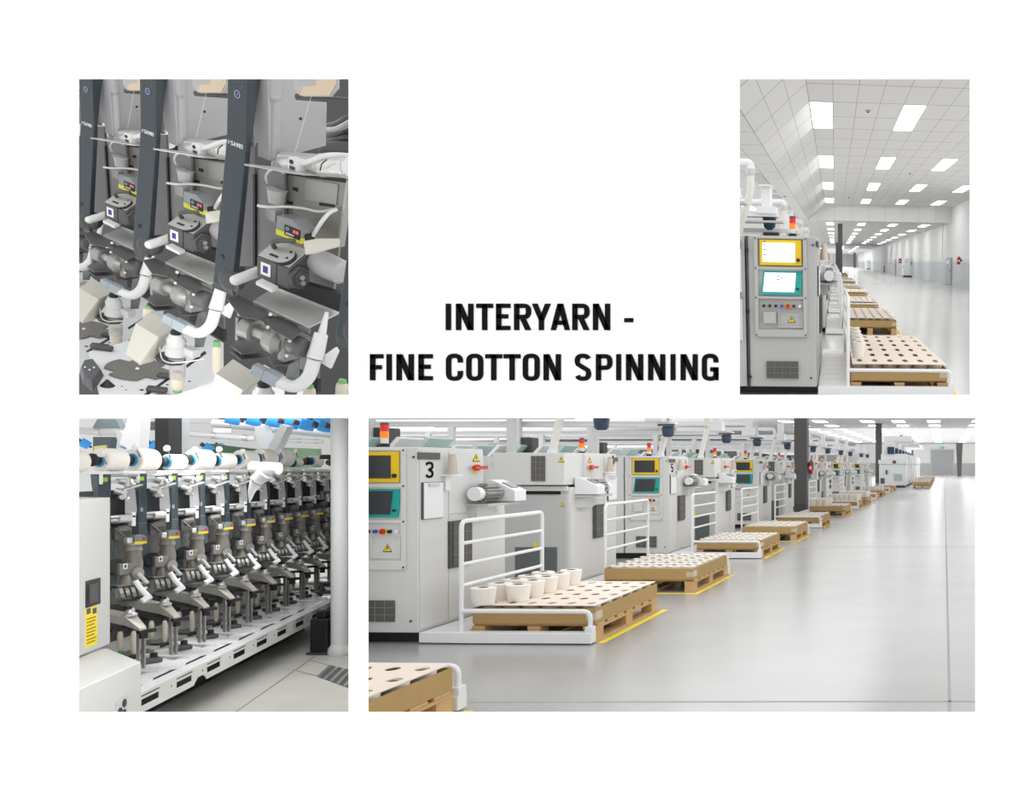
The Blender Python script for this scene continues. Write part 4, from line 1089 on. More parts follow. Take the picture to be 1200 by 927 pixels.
def make_unit2():
    t = thing('winding_unit', 'x', 'winding unit')
    m = lambda px, py, o=0: q2(px, py, o)
    # slate arm: profile in (y, z), extruded along x
    top = m(166.5, 555).z; mid = m(166, 613).z; low = m(175, 679).z; k = .042
    prof = [(.0, top), (-.0, mid), (-.075, low), (-.035, low - .01), (.012, mid - .03), (.025, mid + .12), (.075, top - .06), (.085, top)]
    a = MB().prism([(y, z) for y, z in prof], -.036, .030, 'yz').obj('arm', [SLATE], t, bevel=.003)
    MB().prism([(-.002, mid - .001), (-.002, mid + .003), (.0, mid + .003), (.0, mid - .001)], -.037, .031, 'yz').obj('arm_seam', mat('seam_grey', (.20, .22, .23), .5), a); MB().box(-.012, .012, -.0025, .0, top - .045, top - .02).obj('green_tag', mat('lime_tag', (.30, .55, .02), .5), a)
    MB().box(-.008, .006, -.0025, 0, mid + .075, mid + .10).obj('grey_mark', mat('grey_mark', (.35, .36, .4), .5), a)
    MB().cyl((0, -.052, low + .095), (0, -.062, low + .095), .009, n=10).obj('bolt', BLACK, a)
    b = MB().box(-.10, .022, -.005, .10, top, top + .018); b.prism([(-.004, top + .018), (-.004, top - .06), (-.001, top - .06), (.012, top - .0)], -.03, -.012, 'yz'); b.obj('arm_cap', WHITE, t, bevel=.004)
    # backing panels
    MB().box(.025, .20, .06, .075, m(180, 600, -.1).z - .12, top - .10).obj('back_panel', mat('black_glossy_panel', (.02, .02, .022), .25), t)
    MB().box(.03, .175, .09, .11, .76, top - .3).obj('rear_plate', DKSTEEL, t)
    p = m(190, 571, .0)
    b = MB(); b.prism([(.10, top - .02), (.105, top - .24), (.15, top - .32), (.165, top - .22), (.155, top - .10), (.135, top - .02)], .005, .010, 'xz'); b.obj('clear_guard', mat('clear_guard', (.62, .64, .65), .12, alpha=.45), t)
    b = MB()
    random.seed(5)
    for i in range(8):
        x, z = random.uniform(.05, .14), random.uniform(top - .16, top - .03); r = random.uniform(.008, .02)
        b.cyl((x, .03 - random.uniform(0, .06), z), (x + random.uniform(-.03, .03), -.05, z + random.uniform(-.02, .02)), r, n=10)
    b.box(.03, .15, -.0, .06, top - .055, top - .035).prism([(.07, top - .10), (.17, top - .07), (.17, top - .062), (.07, top - .09)], -.05, -.0, 'xz'); b.obj('tensioner', ALU, t)
    b = MB().cyl((.04, .05, top - .008), (.19, .05, top - .008), .009, n=12); b.obj('cross_shaft', STEEL, t)
    # silver tube row with white bracket at mid height
    p = m(186, 605, .02); z = p.z
    MB().cyl((p.x - .08, .04, z), (p.x + .04, .02, z), .021, n=14).cyl((p.x - .02, .0, z + .005), (p.x + .04, .0, z + .008), .026, n=14).cyl((p.x - .08, 0.02, z + .018), (p.x - .0, -.01, z + .024), .010, n=10).obj('suction_tube', ALU, t)
    MB().box(p.x + .042, p.x + .062, -.02, .03, z - .04, z + .045).obj('white_bracket', WHITE, t, bevel=.003)
    MB().cyl((p.x + .052, -.019, z + .02), (p.x + .052, -.024, z + .02), .007, n=8).obj('bracket_hole', BLACK, t)
    b = MB().cyl((p.x - .02, .0, z - .065), (p.x + .03, -.01, z - .055), .03, n=14).cb((p.x + .0, .02, z - .08), (.085, .07, .07)).tube([(p.x - .05, -.04, z - .05), (p.x - .01, -.06, z - .1)], .006, 6); b.obj('splicer', DKSTEEL, t, bevel=.004)
    # clearer with yellow base
    c = m(201.5, 626, .06); sx, sy = .032, .026
    o = MB().prism([(c.x - sx, c.z - .012), (c.x + sx, c.z - .012), (c.x + sx, c.z + .012), (c.x + sx * .6, c.z + .027), (c.x - sx * .7, c.z + .027), (c.x - sx, c.z + .015)], c.y - sy, c.y + sy, 'xz').obj('yarn_clearer', mat('clearer_grey', (.20, .215, .22), .4), t)
    MB().box(c.x - sx, c.x + sx, c.y - sy, c.y + sy, c.z - .026, c.z - .012).obj('yellow_base', mat('clearer_yellow', (.78, .66, .0), .4), o)
    MB().box(c.x + sx * .3, c.x + sx * .8, c.y - sy - .002, c.y - sy, c.z - .005, c.z + .012).obj('red_display', mat('clearer_display', (.45, .03, .04), .4), o)
    MB().cb((c.x - .052, c.y, c.z - .003), (.03, .045, .036)).obj('white_block', ALU, t, bevel=.006)
    # yoke, splicer box with label, wheel, drum cone
    A = m(196, 631, .03); B = m(193, 664, .03)
    MB().lathe([(.034, 0), (.042, .02), (.047, .09), (.037, .15), (.045, .165), (.036, .20)], (A.x, A.y, B.z - .02), n=16).obj('yoke', TAUPE, t)
    MB().lathe([(.0, 0), (.043, 0), (.046, .010), (.03, .018)], (A.x, A.y - .01, A.z - .005), n=16).obj('cream_collar', HOODM, t)
    c = m(186.5, 657, .10)
    o = MB().box(c.x - .036, c.x + .036, c.y - .03, c.y + .03, c.z - .04, c.z + .03).obj('splicer_box', TAUPE, t, bevel=.005)
    d = m(188.3, 655.2, .132); MB().box(d.x - .011, d.x + .011, c.y - .0315, c.y - .03, d.z - .016, d.z + .016).obj('label', LBL, o); MB().box(d.x - .005, d.x + .005, c.y - .033, c.y - .0315, d.z - .009, d.z + .009).obj('navy_mark', NAVY, o)
    e = m(178.5, 655, .08); MB().cyl((e.x + .02, e.y + .02, e.z), (e.x - .01, e.y - .02, e.z), .042, n=18).obj('black_wheel', BLACK, t)
    e = m(202.5, 663, .14); MB().cyl((e.x, e.y, e.z), (e.x - .004, e.y + .012, e.z), .036, n=20).obj('round_plate', MOTORG, t); MB().tube([(e.x - .01, e.y - .015, e.z + .0), (e.x + .03, e.y - .03, e.z - .06)], .011, 8).obj('plate_rod', ALU, t)
    e = m(191, 675, .08); MB().lathe([(.048, 0), (.042, .015), (.032, .07), (.028, .10)], (e.x, e.y, e.z), n=16).obj('drum_cone', TAUPE, t)
    e = m(190, 683, .10)
    b = MB()
    for i in range(4): b.cyl((e.x - .055 + .03 * i, e.y - .03, e.z), (e.x - .038 + .03 * i, e.y - .035, e.z + .004), .04 - .007 * (i % 2), n=8 + 6 * (i % 2))
    b.cb((e.x, e.y + .02, e.z + .0), (.13, .06, .055)).box(e.x - .07, e.x + .09, e.y - .05, e.y + .05, e.z + .042, e.z + .047); b.obj('waxing_head', MOTORG, t)
    b = MB().lathe([(.02, 0), (.05, .02), (.06, .03), (.04, .04)], (e.x - .0, e.y - .03, e.z - .085), n=16); b.obj('wing_plates', DKSTEEL, t)
    P = [m(199, 671, .16), m(205, 680, .18), m(213, 688.5, .2), m(206, 693, .2)]
    MB().tube([P[0], P[1], P[2]], .015, 10, 0, .01).obj('white_arm', WHITE, t); MB().cyl(P[2] + P3(.01, 0, .004), P[3], .019, .017, n=10).obj('arm_nozzle', WHITE, t); MB().cyl(P[1], P[1] + P3(.03, 0, .004), .007, n=8).obj('arm_clip', WHITE, t)
    e = m(193, 709, .10); MB().lathe([(.036, 0), (.036, .012), (.024, .018), (.022, .04), (.014, .05)], (e.x, e.y, e.z), n=16).obj('guide_cup', ALU, t)
    MB().cyl((e.x - .01, e.y, e.z + .04), (e.x - .01, e.y, e.z + .075), .022, n=12).obj('cup_neck', BLACK, t)
    # hood: a folded sheet steel nose over the cops
    T = [m(160, 708, -.08), m(192, 704, .05), m(198, 711, .12), m(211, 722.5, .27)]
    hb = MB(); z0 = T[1].z
    xs = (T[0].x, T[2].x)
    n0, n1 = m(197, 708, .1), m(210.5, 722, .24)
    w_ = .05
    k0 = m(166, 703.5, -.06)
    A0 = [P3(k0.x - w_, k0.y + .03, k0.z), P3(k0.x + w_, k0.y + .06, k0.z), P3(k0.x + w_, k0.y + .06, k0.z - .045), P3(k0.x - w_, k0.y + .03, k0.z - .045)]
    B0 = [P3(n0.x - w_ * 1.2, n0.y - .02, n0.z), P3(n0.x + w_ * .5, n0.y + .03, n0.z), P3(n0.x + w_ * .5, n0.y + .03, n0.z - .055), P3(n0.x - w_ * 1.2, n0.y - .02, n0.z - .055)]
    C0 = [P3(n1.x - w_ * .75, n1.y - .01, n1.z - .0), P3(n1.x + w_ * .2, n1.y + .01, n1.z + .0), P3(n1.x + w_ * .2, n1.y + .012, n1.z - .014), P3(n1.x - w_ * .75, n1.y - .008, n1.z - .014)]
    hb.loft(A0, B0).loft(B0, C0); o = hb.obj('hood', HOODM, t, bevel=.003)
    hb = MB().box(n0.x - .12, n0.x + .03, n0.y - .03, n0.y + .06, n0.z - .085, n0.z - .07).cyl((n0.x + .02, n0.y - .06, n0.z - .11), (n0.x + .02, n0.y - .06, n0.z - .14), .022, n=10).box(n0.x - .02, n0.x + .07, n0.y - .10, n0.y - .07, n0.z - .105, n0.z - .085); hb.obj('gripper_bar', BLACK, t)
    e = m(205, 742, -.10)
    for dx in (-.014, .014): MB().box(e.x + dx - .003, e.x + dx + .003, e.y, e.y + .035, .335, n0.z - .1).obj('magazine_plate', mat('grey_magazine_plate', (.42, .42, .41), .3, metal=.4), t)
    # table plate, disc and clamp
    zt = .318
    b = MB().prism([(-.14, .10), (-.085, -.16), (-.03, -.25), (.10, -.25), (.17, -.16), (.19, .20), (-.10, .20)], zt - .012, zt, 'xy'); b.obj('table_plate', WHITE, t)
    c = w2(197, 751, zt); c = M2I @ c
    b = MB(); n = 28; R_ = .115
    pts = []
    for i in range(n):
        r = R_ * (.66 if i % 7 == 0 else 1.0); a_ = 2 * math.pi * i / n; pts.append((c.x - .02 + r * math.cos(a_), c.y + .02 + r * math.sin(a_)))
    b.prism(pts, zt + .001, zt + .006, 'xy'); b.obj('cop_disc', DISC, t)
    c = M2I @ w2(211, 762, zt)
    b = MB().prism([(-.055, -.035), (.055, -.05), (.065, .03), (-.05, .045)], 0, .03, 'xy'); b.at(Matrix.Identity(4))
    b.V = [(v[0] + c.x, v[1] + c.y, v[2] + zt + .003) for v in b.V]; b.obj('clamp_block', CLAMP, t, bevel=.008)
    MB().lathe([(.02, .0), (.02, .03), (.0, .035)], (c.x + .035, c.y + .02, zt + .03), n=12).obj('clamp_knob', BLACK, t)
    c = M2I @ w2(187, 758, zt); MB().cyl((c.x, c.y, zt + .005), (c.x + .05, c.y - .02, zt + .018), .014, n=10).obj('stop_pin', BLACK, t)
    return t
def make_cop(h=.17, r=.017):
    t = thing('yarn_cop', 'x', 'bobbin')
    MB().lathe([(r * .55, 0), (r * .9, h * .12), (r, h * .2), (r, h * .8), (r * .7, h * .95), (r * .45, h)], n=14).obj('yarn', COP, t)
    MB().lathe([(r * .62, -h * .12), (r * .62, h * .02)], n=12).obj('tube_tip', GREENT, t)
    return t
def make_spool(r, L):
    t = thing('yarn_spool', 'x', 'spool')
    MB().lathe([(.028, 0), (r * .9, 0), (r, .008), (r * 1.0, L * .5), (r * .97, L - .006), (r * .8, L), (.03, L)], (0, 0, 0), (1, 0, 0), n=28).obj('yarn', YARN, t)
    MB().lathe([(.036, .001), (.042, -.006), (.036, -.012)], (0, 0, 0), (1, 0, 0), n=20).obj('blue_ring', BLUER, t)
    MB().lathe([(.03, -.012), (.034, -.02), (.04, -.05), (.028, -.06), (.028, -.085)], (0, 0, 0), (1, 0, 0), n=18).obj('chuck', BLACK, t)
    MB().lathe([(.02, L + .005), (.03, L + .02), (.02, L + .035)], (0, 0, 0), (1, 0, 0), n=16).obj('rear_chuck', BLACK, t)
    return t
row = ['just right of the white cabinet', 'second from the white cabinet', 'third from the white cabinet', 'fourth from the white cabinet', 'fifth from the white cabinet', 'sixth from the white cabinet', 'seventh from the white cabinet', 'eighth from the white cabinet', 'ninth from the white cabinet', 'furthest, half behind the white post', 'hidden mostly by the white post']
T2 = lambda k: Matrix.Translation(PITCH2 * (k - 1))
for k in range(0, 11):
    lab = f'winding unit with slate arm in the lower left row, {row[k]}' if 0 <= k < 11 else ('winding unit in the lower left row, behind the white cabinet' if k < 0 else 'last winding unit of the lower left row, beyond the white post')
    proto('unit2', make_unit2, T2(k) @ M2, lab, 'winding units of the lower left row')
# spools on top: (pixel of left disc centre, right end, radius px)
YAW = math.radians(8); SX = Vector((math.sin(YAW), math.cos(YAW), 0)); SY = Vector((-math.cos(YAW), math.sin(YAW), 0))
spool = [(83, 541, 100, 13), (117, 539, 147, 13.8), (155.5, 539, 184.5, 13.2), (195, 541.5, 217, 9.2), (224.5, 538.5, 248, 12), (254.5, 540, 274, 9.5), (279.5, 538.5, 299, 11), (303.5, 537, 321, 11), (324.5, 537, 340, 10.5), (344, 542.5, 354, 4.8), (364.5, 540.5, 376.5, 6.8), (391, 542, 402, 5)]
for k, (xa, y, xb, rp) in enumerate(spool):
    Z = (Z1 * 596 / (720 - (xa + xb) / 2 + 3)) * 1.0
    p = W(xa, y, Z); s = F / Z
    L = (xb - xa) / s / (SX.x - (xa - PX) / F * SX.y) * .86
    M = Matrix(((SX.x, SY.x, 0, p.x), (SX.y, SY.y, 0, p.y), (0, 0, 1, p.z), (0, 0, 0, 1)))
    t = make_spool(rp / s, L); t.matrix_world = M
    tag(t, f'cream yarn spool on its black chuck above the winding row, {ORD[k]} from the left edge', 'spool', 'yarn spools on the lower left row')
for k, (px, py) in enumerate(((118, 531.5), (158.5, 524), (195, 525.5), (228, 527.5), (256.5, 526.5), (284, 529), (307, 529.5), (328, 528.5), (346.5, 528.5))):
    Z = Z1 * 596 / (720 - px); p = W(px, py, Z - .1)
    t = thing('guide_roller', f'small cream round roller by the spools, {ORD[k]} from the left', 'roller', Matrix(((SX.x, SY.x, 0, p.x), (SX.y, SY.y, 0, p.y), (0, 0, 1, p.z), (0, 0, 0, 1))), 'small rollers on the lower left row')
    MB().lathe([(.012, -.006), (.02, -.006), (.022, 0), (.02, .012), (.01, .012)], (0, 0, 0), (1, 0, 0), n=18).obj('disc', YARN, t); MB().tube([(.01, 0, 0), (.04, .03, -.02), (.07, .04, -.06)], .005, 8, 0, .02).obj('roller_arm', MOTORG, t)
# cops standing on the discs
zt = .325
for k in range(0, 10):
    for j, (px, py, h) in enumerate(((193, 755.5, .155), (177.5, 751.5, .13))):
        c = w2(px, py, zt) + PITCH2 * (k - 1); c.z = zt + .018
        proto(('cop', j), lambda: make_cop(h), Matrix.Translation(c), f'beige yarn cop with green tip, {"front" if j == 0 else "rear"} one under the {ORD[k]} hood from the white cabinet', 'yarn cops of the lower left row')
# base rail with slots
pf = W(165, 834, 1100 * 1.4 / 288 * F / 1100)
pf = w2(165, 834, .2); pf.z = 0
MR = Matrix(((RD.x, -NO.x, 0, pf.x), (RD.y, -NO.y, 0, pf.y), (0, 0, 1, 0), (0, 0, 0, 1))); MRI = MR.inverted()
def rr(px, py):
    d = ray(px, py); p = CAM + d * ((pf - CAM).dot(NO) / d.dot(NO)); return MRI @ p
t = thing('machine_base_rail', 'long white slotted base rail under the row of winding units', 'machine base', MR)
zb, ztp = .2, .305; P2 = PITCH2.length; s0, s1 = rr(207, 800).x, rr(225, 800).x
holes = []
for i in range(-3, 14): holes += [(s0 + P2 * i, s1 + P2 * i, zb + .028, zb + .066)]
b = MB(); X0, X1 = -1.5, rr(398, 700).x
def plate(b, x0, x1, z0, z1, holes):
    xs = sorted({x0, x1} | {x for h in holes for x in h[:2]}); zs = sorted({z0, z1} | {z for h in holes for z in h[2:]})
    for i in range(len(xs) - 1):
        for j in range(len(zs) - 1):
            cx, cz = (xs[i] + xs[i + 1]) / 2, (zs[j] + zs[j + 1]) / 2
            if not any(h[0] < cx < h[1] and h[2] < cz < h[3] for h in holes): b.box(xs[i], xs[i + 1], 0, .004, zs[j], zs[j + 1])
nt0, nt1 = rr(228, 800).x, rr(242, 800).x
plate(b, X0, X1, zb, ztp, [h for h in holes if h[1] < X1] + [(nt0, nt1, zb - .01, zb + .03)])
b.prism([(nt0 - .0, zb + .03), (nt0, zb), (nt0 + .05, zb + .03)], 0, .004, 'xz').prism([(nt1, zb), (nt1, zb + .03), (nt1 - .05, zb + .03)], 0, .004, 'xz')
b.obj('slotted_plate', mat('white_base_plate', (.80, .80, .78), .4), t)
MB().box(X0, X1, .004, .085, ztp - .004, ztp).obj('front_flange', WHITE, t)
MB().box(X0, X1, .115, .225, ztp - .004, ztp).obj('rear_flange', WHITE, t)
b = MB()
for i in range(-3, 13):
    x = s0 + P2 * i
    if x + .2 < X1: b.box(x, x + (s1 - s0), -.003, 0, ztp - .022, ztp - .016)
o = b.obj('thin_slits', DARKG, t)
b = MB().box(X0, X1, .085, .115, .24, ztp - .02).box(X0, X1, .05, .06, .2, .29).box(X0, X1, .3, .9, .0, .3); b.obj('dark_underframe', BLACK, t)  # underframe coloured black to carry the shadow beneath the machine
b = MB()
for i in range(-3, 12): b.cyl((s1 + P2 * (i + .35), -.004, zb + .06), (s1 + P2 * (i + .35), 0, zb + .06), .006, n=8)
b.obj('rivets', MOTORG, t)
MB().box(X0, X1 + 1.5, .24, 1.0, .285, .305).obj('table_bed', mat('grey_table_bed', (.50, .50, .49), .4), t)
MB().box(X0, X1 + 1.5, .95, 1.0, .30, 1.42).obj('machine_back', mat('dark_machine_back', (.045, .045, .047), .5), t)
# white cabinet: low box and tall box
t = thing('machine_cabinet', 'white steel cabinet left of the winding row, tall box on low box', 'cabinet')
ZL = .72
pts = [w2(165, 775.5, ZL), w2(125.4, 759.5, ZL), w2(70, 772, ZL), w2(70, 818, ZL)]; o0 = pts[0].copy(); o0.z = 0
t.matrix_world = Matrix.Translation(o0)
pl = [(p.x - o0.x, p.y - o0.y) for p in pts]
CABW = mat('cabinet_enamel', (.54, .54, .525), .4)
lo = MB().prism(pl, .0, ZL, 'xy').obj('low_box', CABW, t, bevel=.004)
A, B = w2(129, 756, ZL), w2(80, 776.5, ZL); e = Vector((-1, .3, 0)).normalized() * .5
pl = [(p.x - o0.x, p.y - o0.y) for p in (A, A + e, B + e, B)]
up = MB().prism(pl, ZL + .006, w2(129, 756, ZL).z + (756 - 583) / F * w2(129, 756, ZL).y, 'xy').obj('tall_box', CABW, t, bevel=.004)
dd = (B - A).normalized(); nn = Vector((dd.y, -dd.x, 0)); nn = nn if nn.dot(CAM - A) > 0 else -nn
def cabpt(px, py): d = ray(px, py); p = CAM + d * ((A - CAM).dot(nn) / d.dot(nn)); return p
def onface(name, m, parent, x0, x1, y0, y1, th, z=0.0):
    a, c = cabpt(x0, (y0 + y1) / 2), cabpt(x1, (y0 + y1) / 2); zt_, zb_ = cabpt((x0 + x1) / 2, y0).z, cabpt((x0 + x1) / 2, y1).z
    b = MB(); f_ = [Vector((a.x, a.y, zb_)), Vector((c.x, c.y, zb_)), Vector((c.x, c.y, zt_)), Vector((a.x, a.y, zt_))]
    f_ = [p - o0 + nn * z for p in f_]; b.hexa([p + nn * th for p in f_] + f_); return b.obj(name, m, parent)
h = onface('handle_recess', BLACK, up, 100, 117, 679, 710, .003); onface('handle', DARKG, up, 102.5, 112, 684, 706, .006, .003)
lb = onface('warning_label', SIGNY, up, 100, 113.5, 711.5, 757, .0015)
b = None
for i, (x0, x1, y0, y1) in enumerate(((101, 105.5, 713, 719.5), (108, 112.5, 712.5, 719))): onface('label_pictogram', DARKG, up, x0, x1, y0, y1, .001, .0015)
for i in range(8): onface('label_text', mat('label_text_brown', (.28, .2, .02), .6), up, 101, 112 - (i % 3), 723.5 + i * 4, 725.2 + i * 4, .001, .0015)
ff = (pts[3] - pts[0]).normalized(); fn = Vector((ff.y, -ff.x, 0)); fn = fn if fn.dot(CAM - pts[0]) > 0 else -fn
d = ray(142, 828); p = CAM + d * ((pts[0] - CAM).dot(fn) / d.dot(fn)); 
g = [p - o0 + ff * a + Vector((0, 0, z)) for a, z in ((.055, -.06), (-.055, -.06), (-.055, .045), (.055, .03))]
MB().hexa([x + fn * .003 for x in g] + g).obj('emblem_plate', mat('emblem_silver', (.5, .5, .5), .4), lo)
b = MB()
for a, z, r in ((.02, -.02, .02), (-.02, .01, .018), (-.02, -.03, .014)): c = p - o0 + ff * a + Vector((0, 0, z)); b.cyl(c + fn * .003, c + fn * .006, r, n=10)
b.obj('emblem_marks', BLACK, lo)
# white post with black hooks
pb = w2(398, 767, 0); Zp = pb.y
t = thing('white_post', 'tall white round post at the right edge of the lower left opening', 'post', Matrix.Translation(pb))
hgt = W(398, 482, Zp).z
MB().lathe([(.066, 0), (.066, hgt)], n=28).obj('tube', mat('post_white', (.66, .68, .67), .35), t)
MB().lathe([(.085, 0), (.09, .02), (.085, .06), (.072, .075), (.067, .09)], n=28).obj('foot_ring', mat('post_foot', (.60, .61, .60), .35), t)
for i, (px, py, ex, ey) in enumerate(((377, 535.5, 377, 538), (378, 577, 379, 584), (381, 606, 384, 611), (378, 684, 376, 691), (377, 694, 374, 697))):
    a = W(391, py, Zp) - pb; c = W(px, py, Zp - .0) - pb; e = W(ex, ey, Zp) - pb
    MB().tube([a, c, e], [.014, .024] if i else [.02, .018], 10, 0, .02).obj('black_hook', BLACK, t)
t = thing('floor_box', 'black box on the floor left of the white post', 'box', Matrix.Translation(w2(381, 766, 0)))
MB().box(-.10, .05, -.05, .28, .02, .30).box(-.08, .0, -.0, .2, .30, .36).obj('body', BLACK, t, bevel=.01); MB().box(-.12, .06, -.07, .3, 0, .02).obj('base', DARKG, t)
# floor, joints, drain
b = MB().prism([(-8.5, 3.6), (-1.2, 3.6), (-4.2, 14), (-4.5, 21), (-17, 21), (-9, 5)], -.05, 0, 'xy'); struct('floor_winding', b, mat('worn_concrete', (.52, .51, .47), .6, noise=.16, nscale=3.5))
def strip2(n, p, q, wd, m):
    d = q - p; nv = Vector((-d.y, d.x, 0)).normalized() * wd / 2
    MBs = MB().hexa([p - nv, p + nv, q + nv, q - nv, *[x + Vector((0, 0, .0015)) for x in (p - nv, p + nv, q + nv, q - nv)]]); struct(n, MBs, m)
JN = mat('worn_joint', (.27, .265, .25), .7)
strip2('trim_8', w2(344, 785), w2(414, 803.5), .015, JN); strip2('trim_9', w2(361.5, 774), w2(414, 786), .012, JN); strip2('trim_10', w2(274, 836), w2(385, 758), .012, JN)
A, B, C, D = w2(371, 793), w2(386.5, 780), w2(425, 790), w2(410, 807)
t = thing('floor_drain', 'slotted steel floor drain in front of the white post', 'drain', Matrix.Translation(A))
b = MB().hexa([x - A + Vector((0, 0, z)) for z in (.0005, .003) for x in (A, D, C, B)]); b.obj('frame', mat('drain_dark', (.09, .09, .085), .5), t)
b = MB()
for i in range(5):
    f0, f1 = (i * .2 + .01), (i * .2 + .085)
    p, q_, r_, s_ = A.lerp(D, f0), A.lerp(D, f1), B.lerp(C, f1), B.lerp(C, f0)
    b.hexa([x - A + Vector((0, 0, z)) for z in (.003, .008) for x in (p, q_, r_, s_)])
b.obj('bars', STEEL, t)
# ------------------------------------------------------------------ background of the winding hall
ZB2 = 16.0
def bgp(px, py, Z=ZB2): return W(px, py, Z)
struct('wall_winding_back', MB().hexa([bgp(40, 640, 19), bgp(425, 640, 19), bgp(425, 640, 19.2), bgp(40, 640, 19.2), bgp(40, 478, 19), bgp(425, 478, 19), bgp(425, 478, 19.2), bgp(40, 478, 19.2)]), mat('pale_grey_hall', (.60, .61, .61), .6))
def bar(name, lab, cat, x0, y0, x1, y1, Z, th, m, part, Zb=None, grp=None):
    a, c = W(x0, y0, Z), W(x1, y1, Zb or Z); mid = (a + c) / 2; r = th / 2 / F * Z
    t = thing(name, lab, cat, Matrix.Translation(mid), grp); MB().cyl(a - mid, c - mid, r, r * (Zb or Z) / Z, n=14).obj(part, m, t)
    d = (c - a).normalized(); L = (c - a).length
    for f_ in (.12, .5, .88): p = a + d * L * f_ - mid; MB().cyl(p - d * r * .8, p + d * r * .8, r * 1.12, n=14).obj('collar', STEEL, t)
    return t
PIPE = mat('grey_pipe', (.56, .57, .575), .4)
bar('air_pipe', 'thick pale grey air pipe above the left spools', 'pipe', 80, 504, 152, 508, 13, 8, PIPE, 'pipe', grp='grey air pipes')
bar('air_pipe', 'long pale grey air pipe between the black post and the cone', 'pipe', 203, 507, 300, 514, 13.5, 7, PIPE, 'pipe', grp='grey air pipes')
bar('air_pipe', 'pale grey air pipe right of the crossed legs', 'pipe', 325, 515.5, 378, 517.5, 14, 5, PIPE, 'pipe', grp='grey air pipes')
bar('air_pipe', 'broad grey beam pipe under the blue spools', 'pipe', 250, 496, 410, 511, 12.0, 9, mat('grey_beam', (.50, .51, .515), .5), 'pipe', grp='grey air pipes')
def slab2(name, lab, cat, poly, Z, dep, m, part):
    P = [W(x, y, Z) for x, y in poly]; o = P[0].copy(); t = thing(name, lab, cat, Matrix.Translation(o))
    MB().prism([(p.x - o.x, p.z - o.z) for p in P], 0, dep, 'xz').obj(part, m, t)
    return t
slab2('dark_post', 'black square post behind the spools in the lower left opening', 'post', [(181.5, 560), (197.5, 560), (197.5, 484), (181.5, 484)], 11, .2, BLACK, 'shaft')
t = slab2('grey_post', 'grey post beside the black square post', 'post', [(198.5, 560), (207, 560), (207, 484), (198.5, 484)], 11.3, .2, mat('grey_post_enamel', (.45, .46, .46), .45), 'shaft')
slab2('duct_support', 'grey tapering support leg left of the black post', 'support', [(140, 520), (153, 528), (163, 526), (166, 484), (152, 484)], 12, .15, PIPE, 'leg')
slab2('duct_support', 'grey gusset plate of the left support leg', 'support', [(138, 524), (150, 519), (140, 504), (136, 504)], 12.2, .1, mat('grey_beam2', (.40, .41, .41), .5), 'gusset')
slab2('duct_support', 'left one of the two crossed grey legs behind the right spools', 'support', [(303, 530), (318, 534), (309, 498), (298, 500)], 11.5, .12, PIPE, 'leg')
slab2('duct_support', 'right one of the two crossed grey legs behind the right spools', 'support', [(311, 530), (323, 530), (337, 500), (329, 497)], 11.4, .12, mat('grey_leg_dark', (.43, .44, .445), .5), 'leg')
slab2('far_machine', 'dark slate panel behind the left spools', 'machine', [(109, 530), (129, 530), (129, 512), (109, 512)], 12.4, .1, SLATE, 'panel')
slab2('far_machine', 'dark machine hood panel at the top left of the lower left opening', 'machine', [(108, 502), (141, 502), (136, 491), (114, 491)], 12.6, .1, mat('slate_grey_panel', (.12, .15, .17), .4), 'panel')
slab2('far_machine', 'long dark green machine panel behind the middle spools', 'machine', [(245, 545), (300, 545), (296, 526), (245, 520)], 15, .1, mat('bottle_green', (.05, .13, .075), .5), 'panel')
slab2('far_machine', 'pale green machine panel behind the right spools', 'machine', [(318, 552), (372, 548), (372, 526), (322, 524)], 15, .1, mat('sage_green', (.22, .36, .22), .5), 'panel')
slab2('yellow_card', 'yellow card behind the first large spool', 'card', [(109, 533), (124, 533), (124, 521.5), (110, 523)], 9.5, .02, mat('card_yellow', (.85, .75, .3), .6), 'card')
slab2('ceiling_duct', 'pale duct across the top of the lower left opening', 'duct', [(60, 492), (260, 496), (260, 484), (60, 484)], 17, .4, mat('pale_duct', (.66, .67, .67), .5), 'duct')
slab2('lamp_bar', 'small bright lamp between the pipes', 'ceiling light', [(251, 506), (268, 506), (268, 502.5), (251, 502.5)], 17, .05, MATS['lamp_diffuser'], 'tube')
t = slab2('far_machine', 'dark shelf of the far machine between the grey leg and black post', 'machine', [(166, 504), (181, 504), (181, 494), (166, 494)], 12.8, .1, DARKG, 'panel')
BLUEY = mat('bright_blue_yarn', (.06, .40, .92), .7)
def make_bluespool():
    t = thing('blue_spool', 'x', 'spool')
    MB().lathe([(.06, 0), (.11, .005), (.115, .12), (.10, .24), (.06, .245)], (0, 0, 0), (1, 0, 0), n=18).obj('sleeve', BLUEY, t); MB().lathe([(.05, -.10), (.065, -.08), (.04, 0), (.03, .3)], (0, 0, 0), (1, 0, 0), n=14).obj('holder', DARKG, t)
    return t
for i, (px, py, s) in enumerate(((264, 489, 1.0), (289, 490.5, 1), (312, 492, 1), (333, 494, 1), (351, 496, 1), (373, 498, 1), (388, 500, 1), (400, 502, 1), (366, 492, 1), (381, 494, 1), (396, 496, 1))):
    Z = 11.7 - i * .05 if i < 8 else 13.5 + .4 * (i - 8); p = W(px, py, Z)
    M = Matrix.Translation(p) @ Matrix.Rotation(math.radians(40), 4, 'Z') @ Matrix.Rotation(math.radians(14), 4, 'Y') @ Matrix.Diagonal((.65, .62, .62, 1))
    proto('bluespool', make_bluespool, M, f'bright blue spool on the overhead rack, {ORD[i]} from the left' if i < 8 else f'bright blue spool in the upper back row of the rack, {ORD[i-8]} from the left', 'blue spools on the overhead rack')
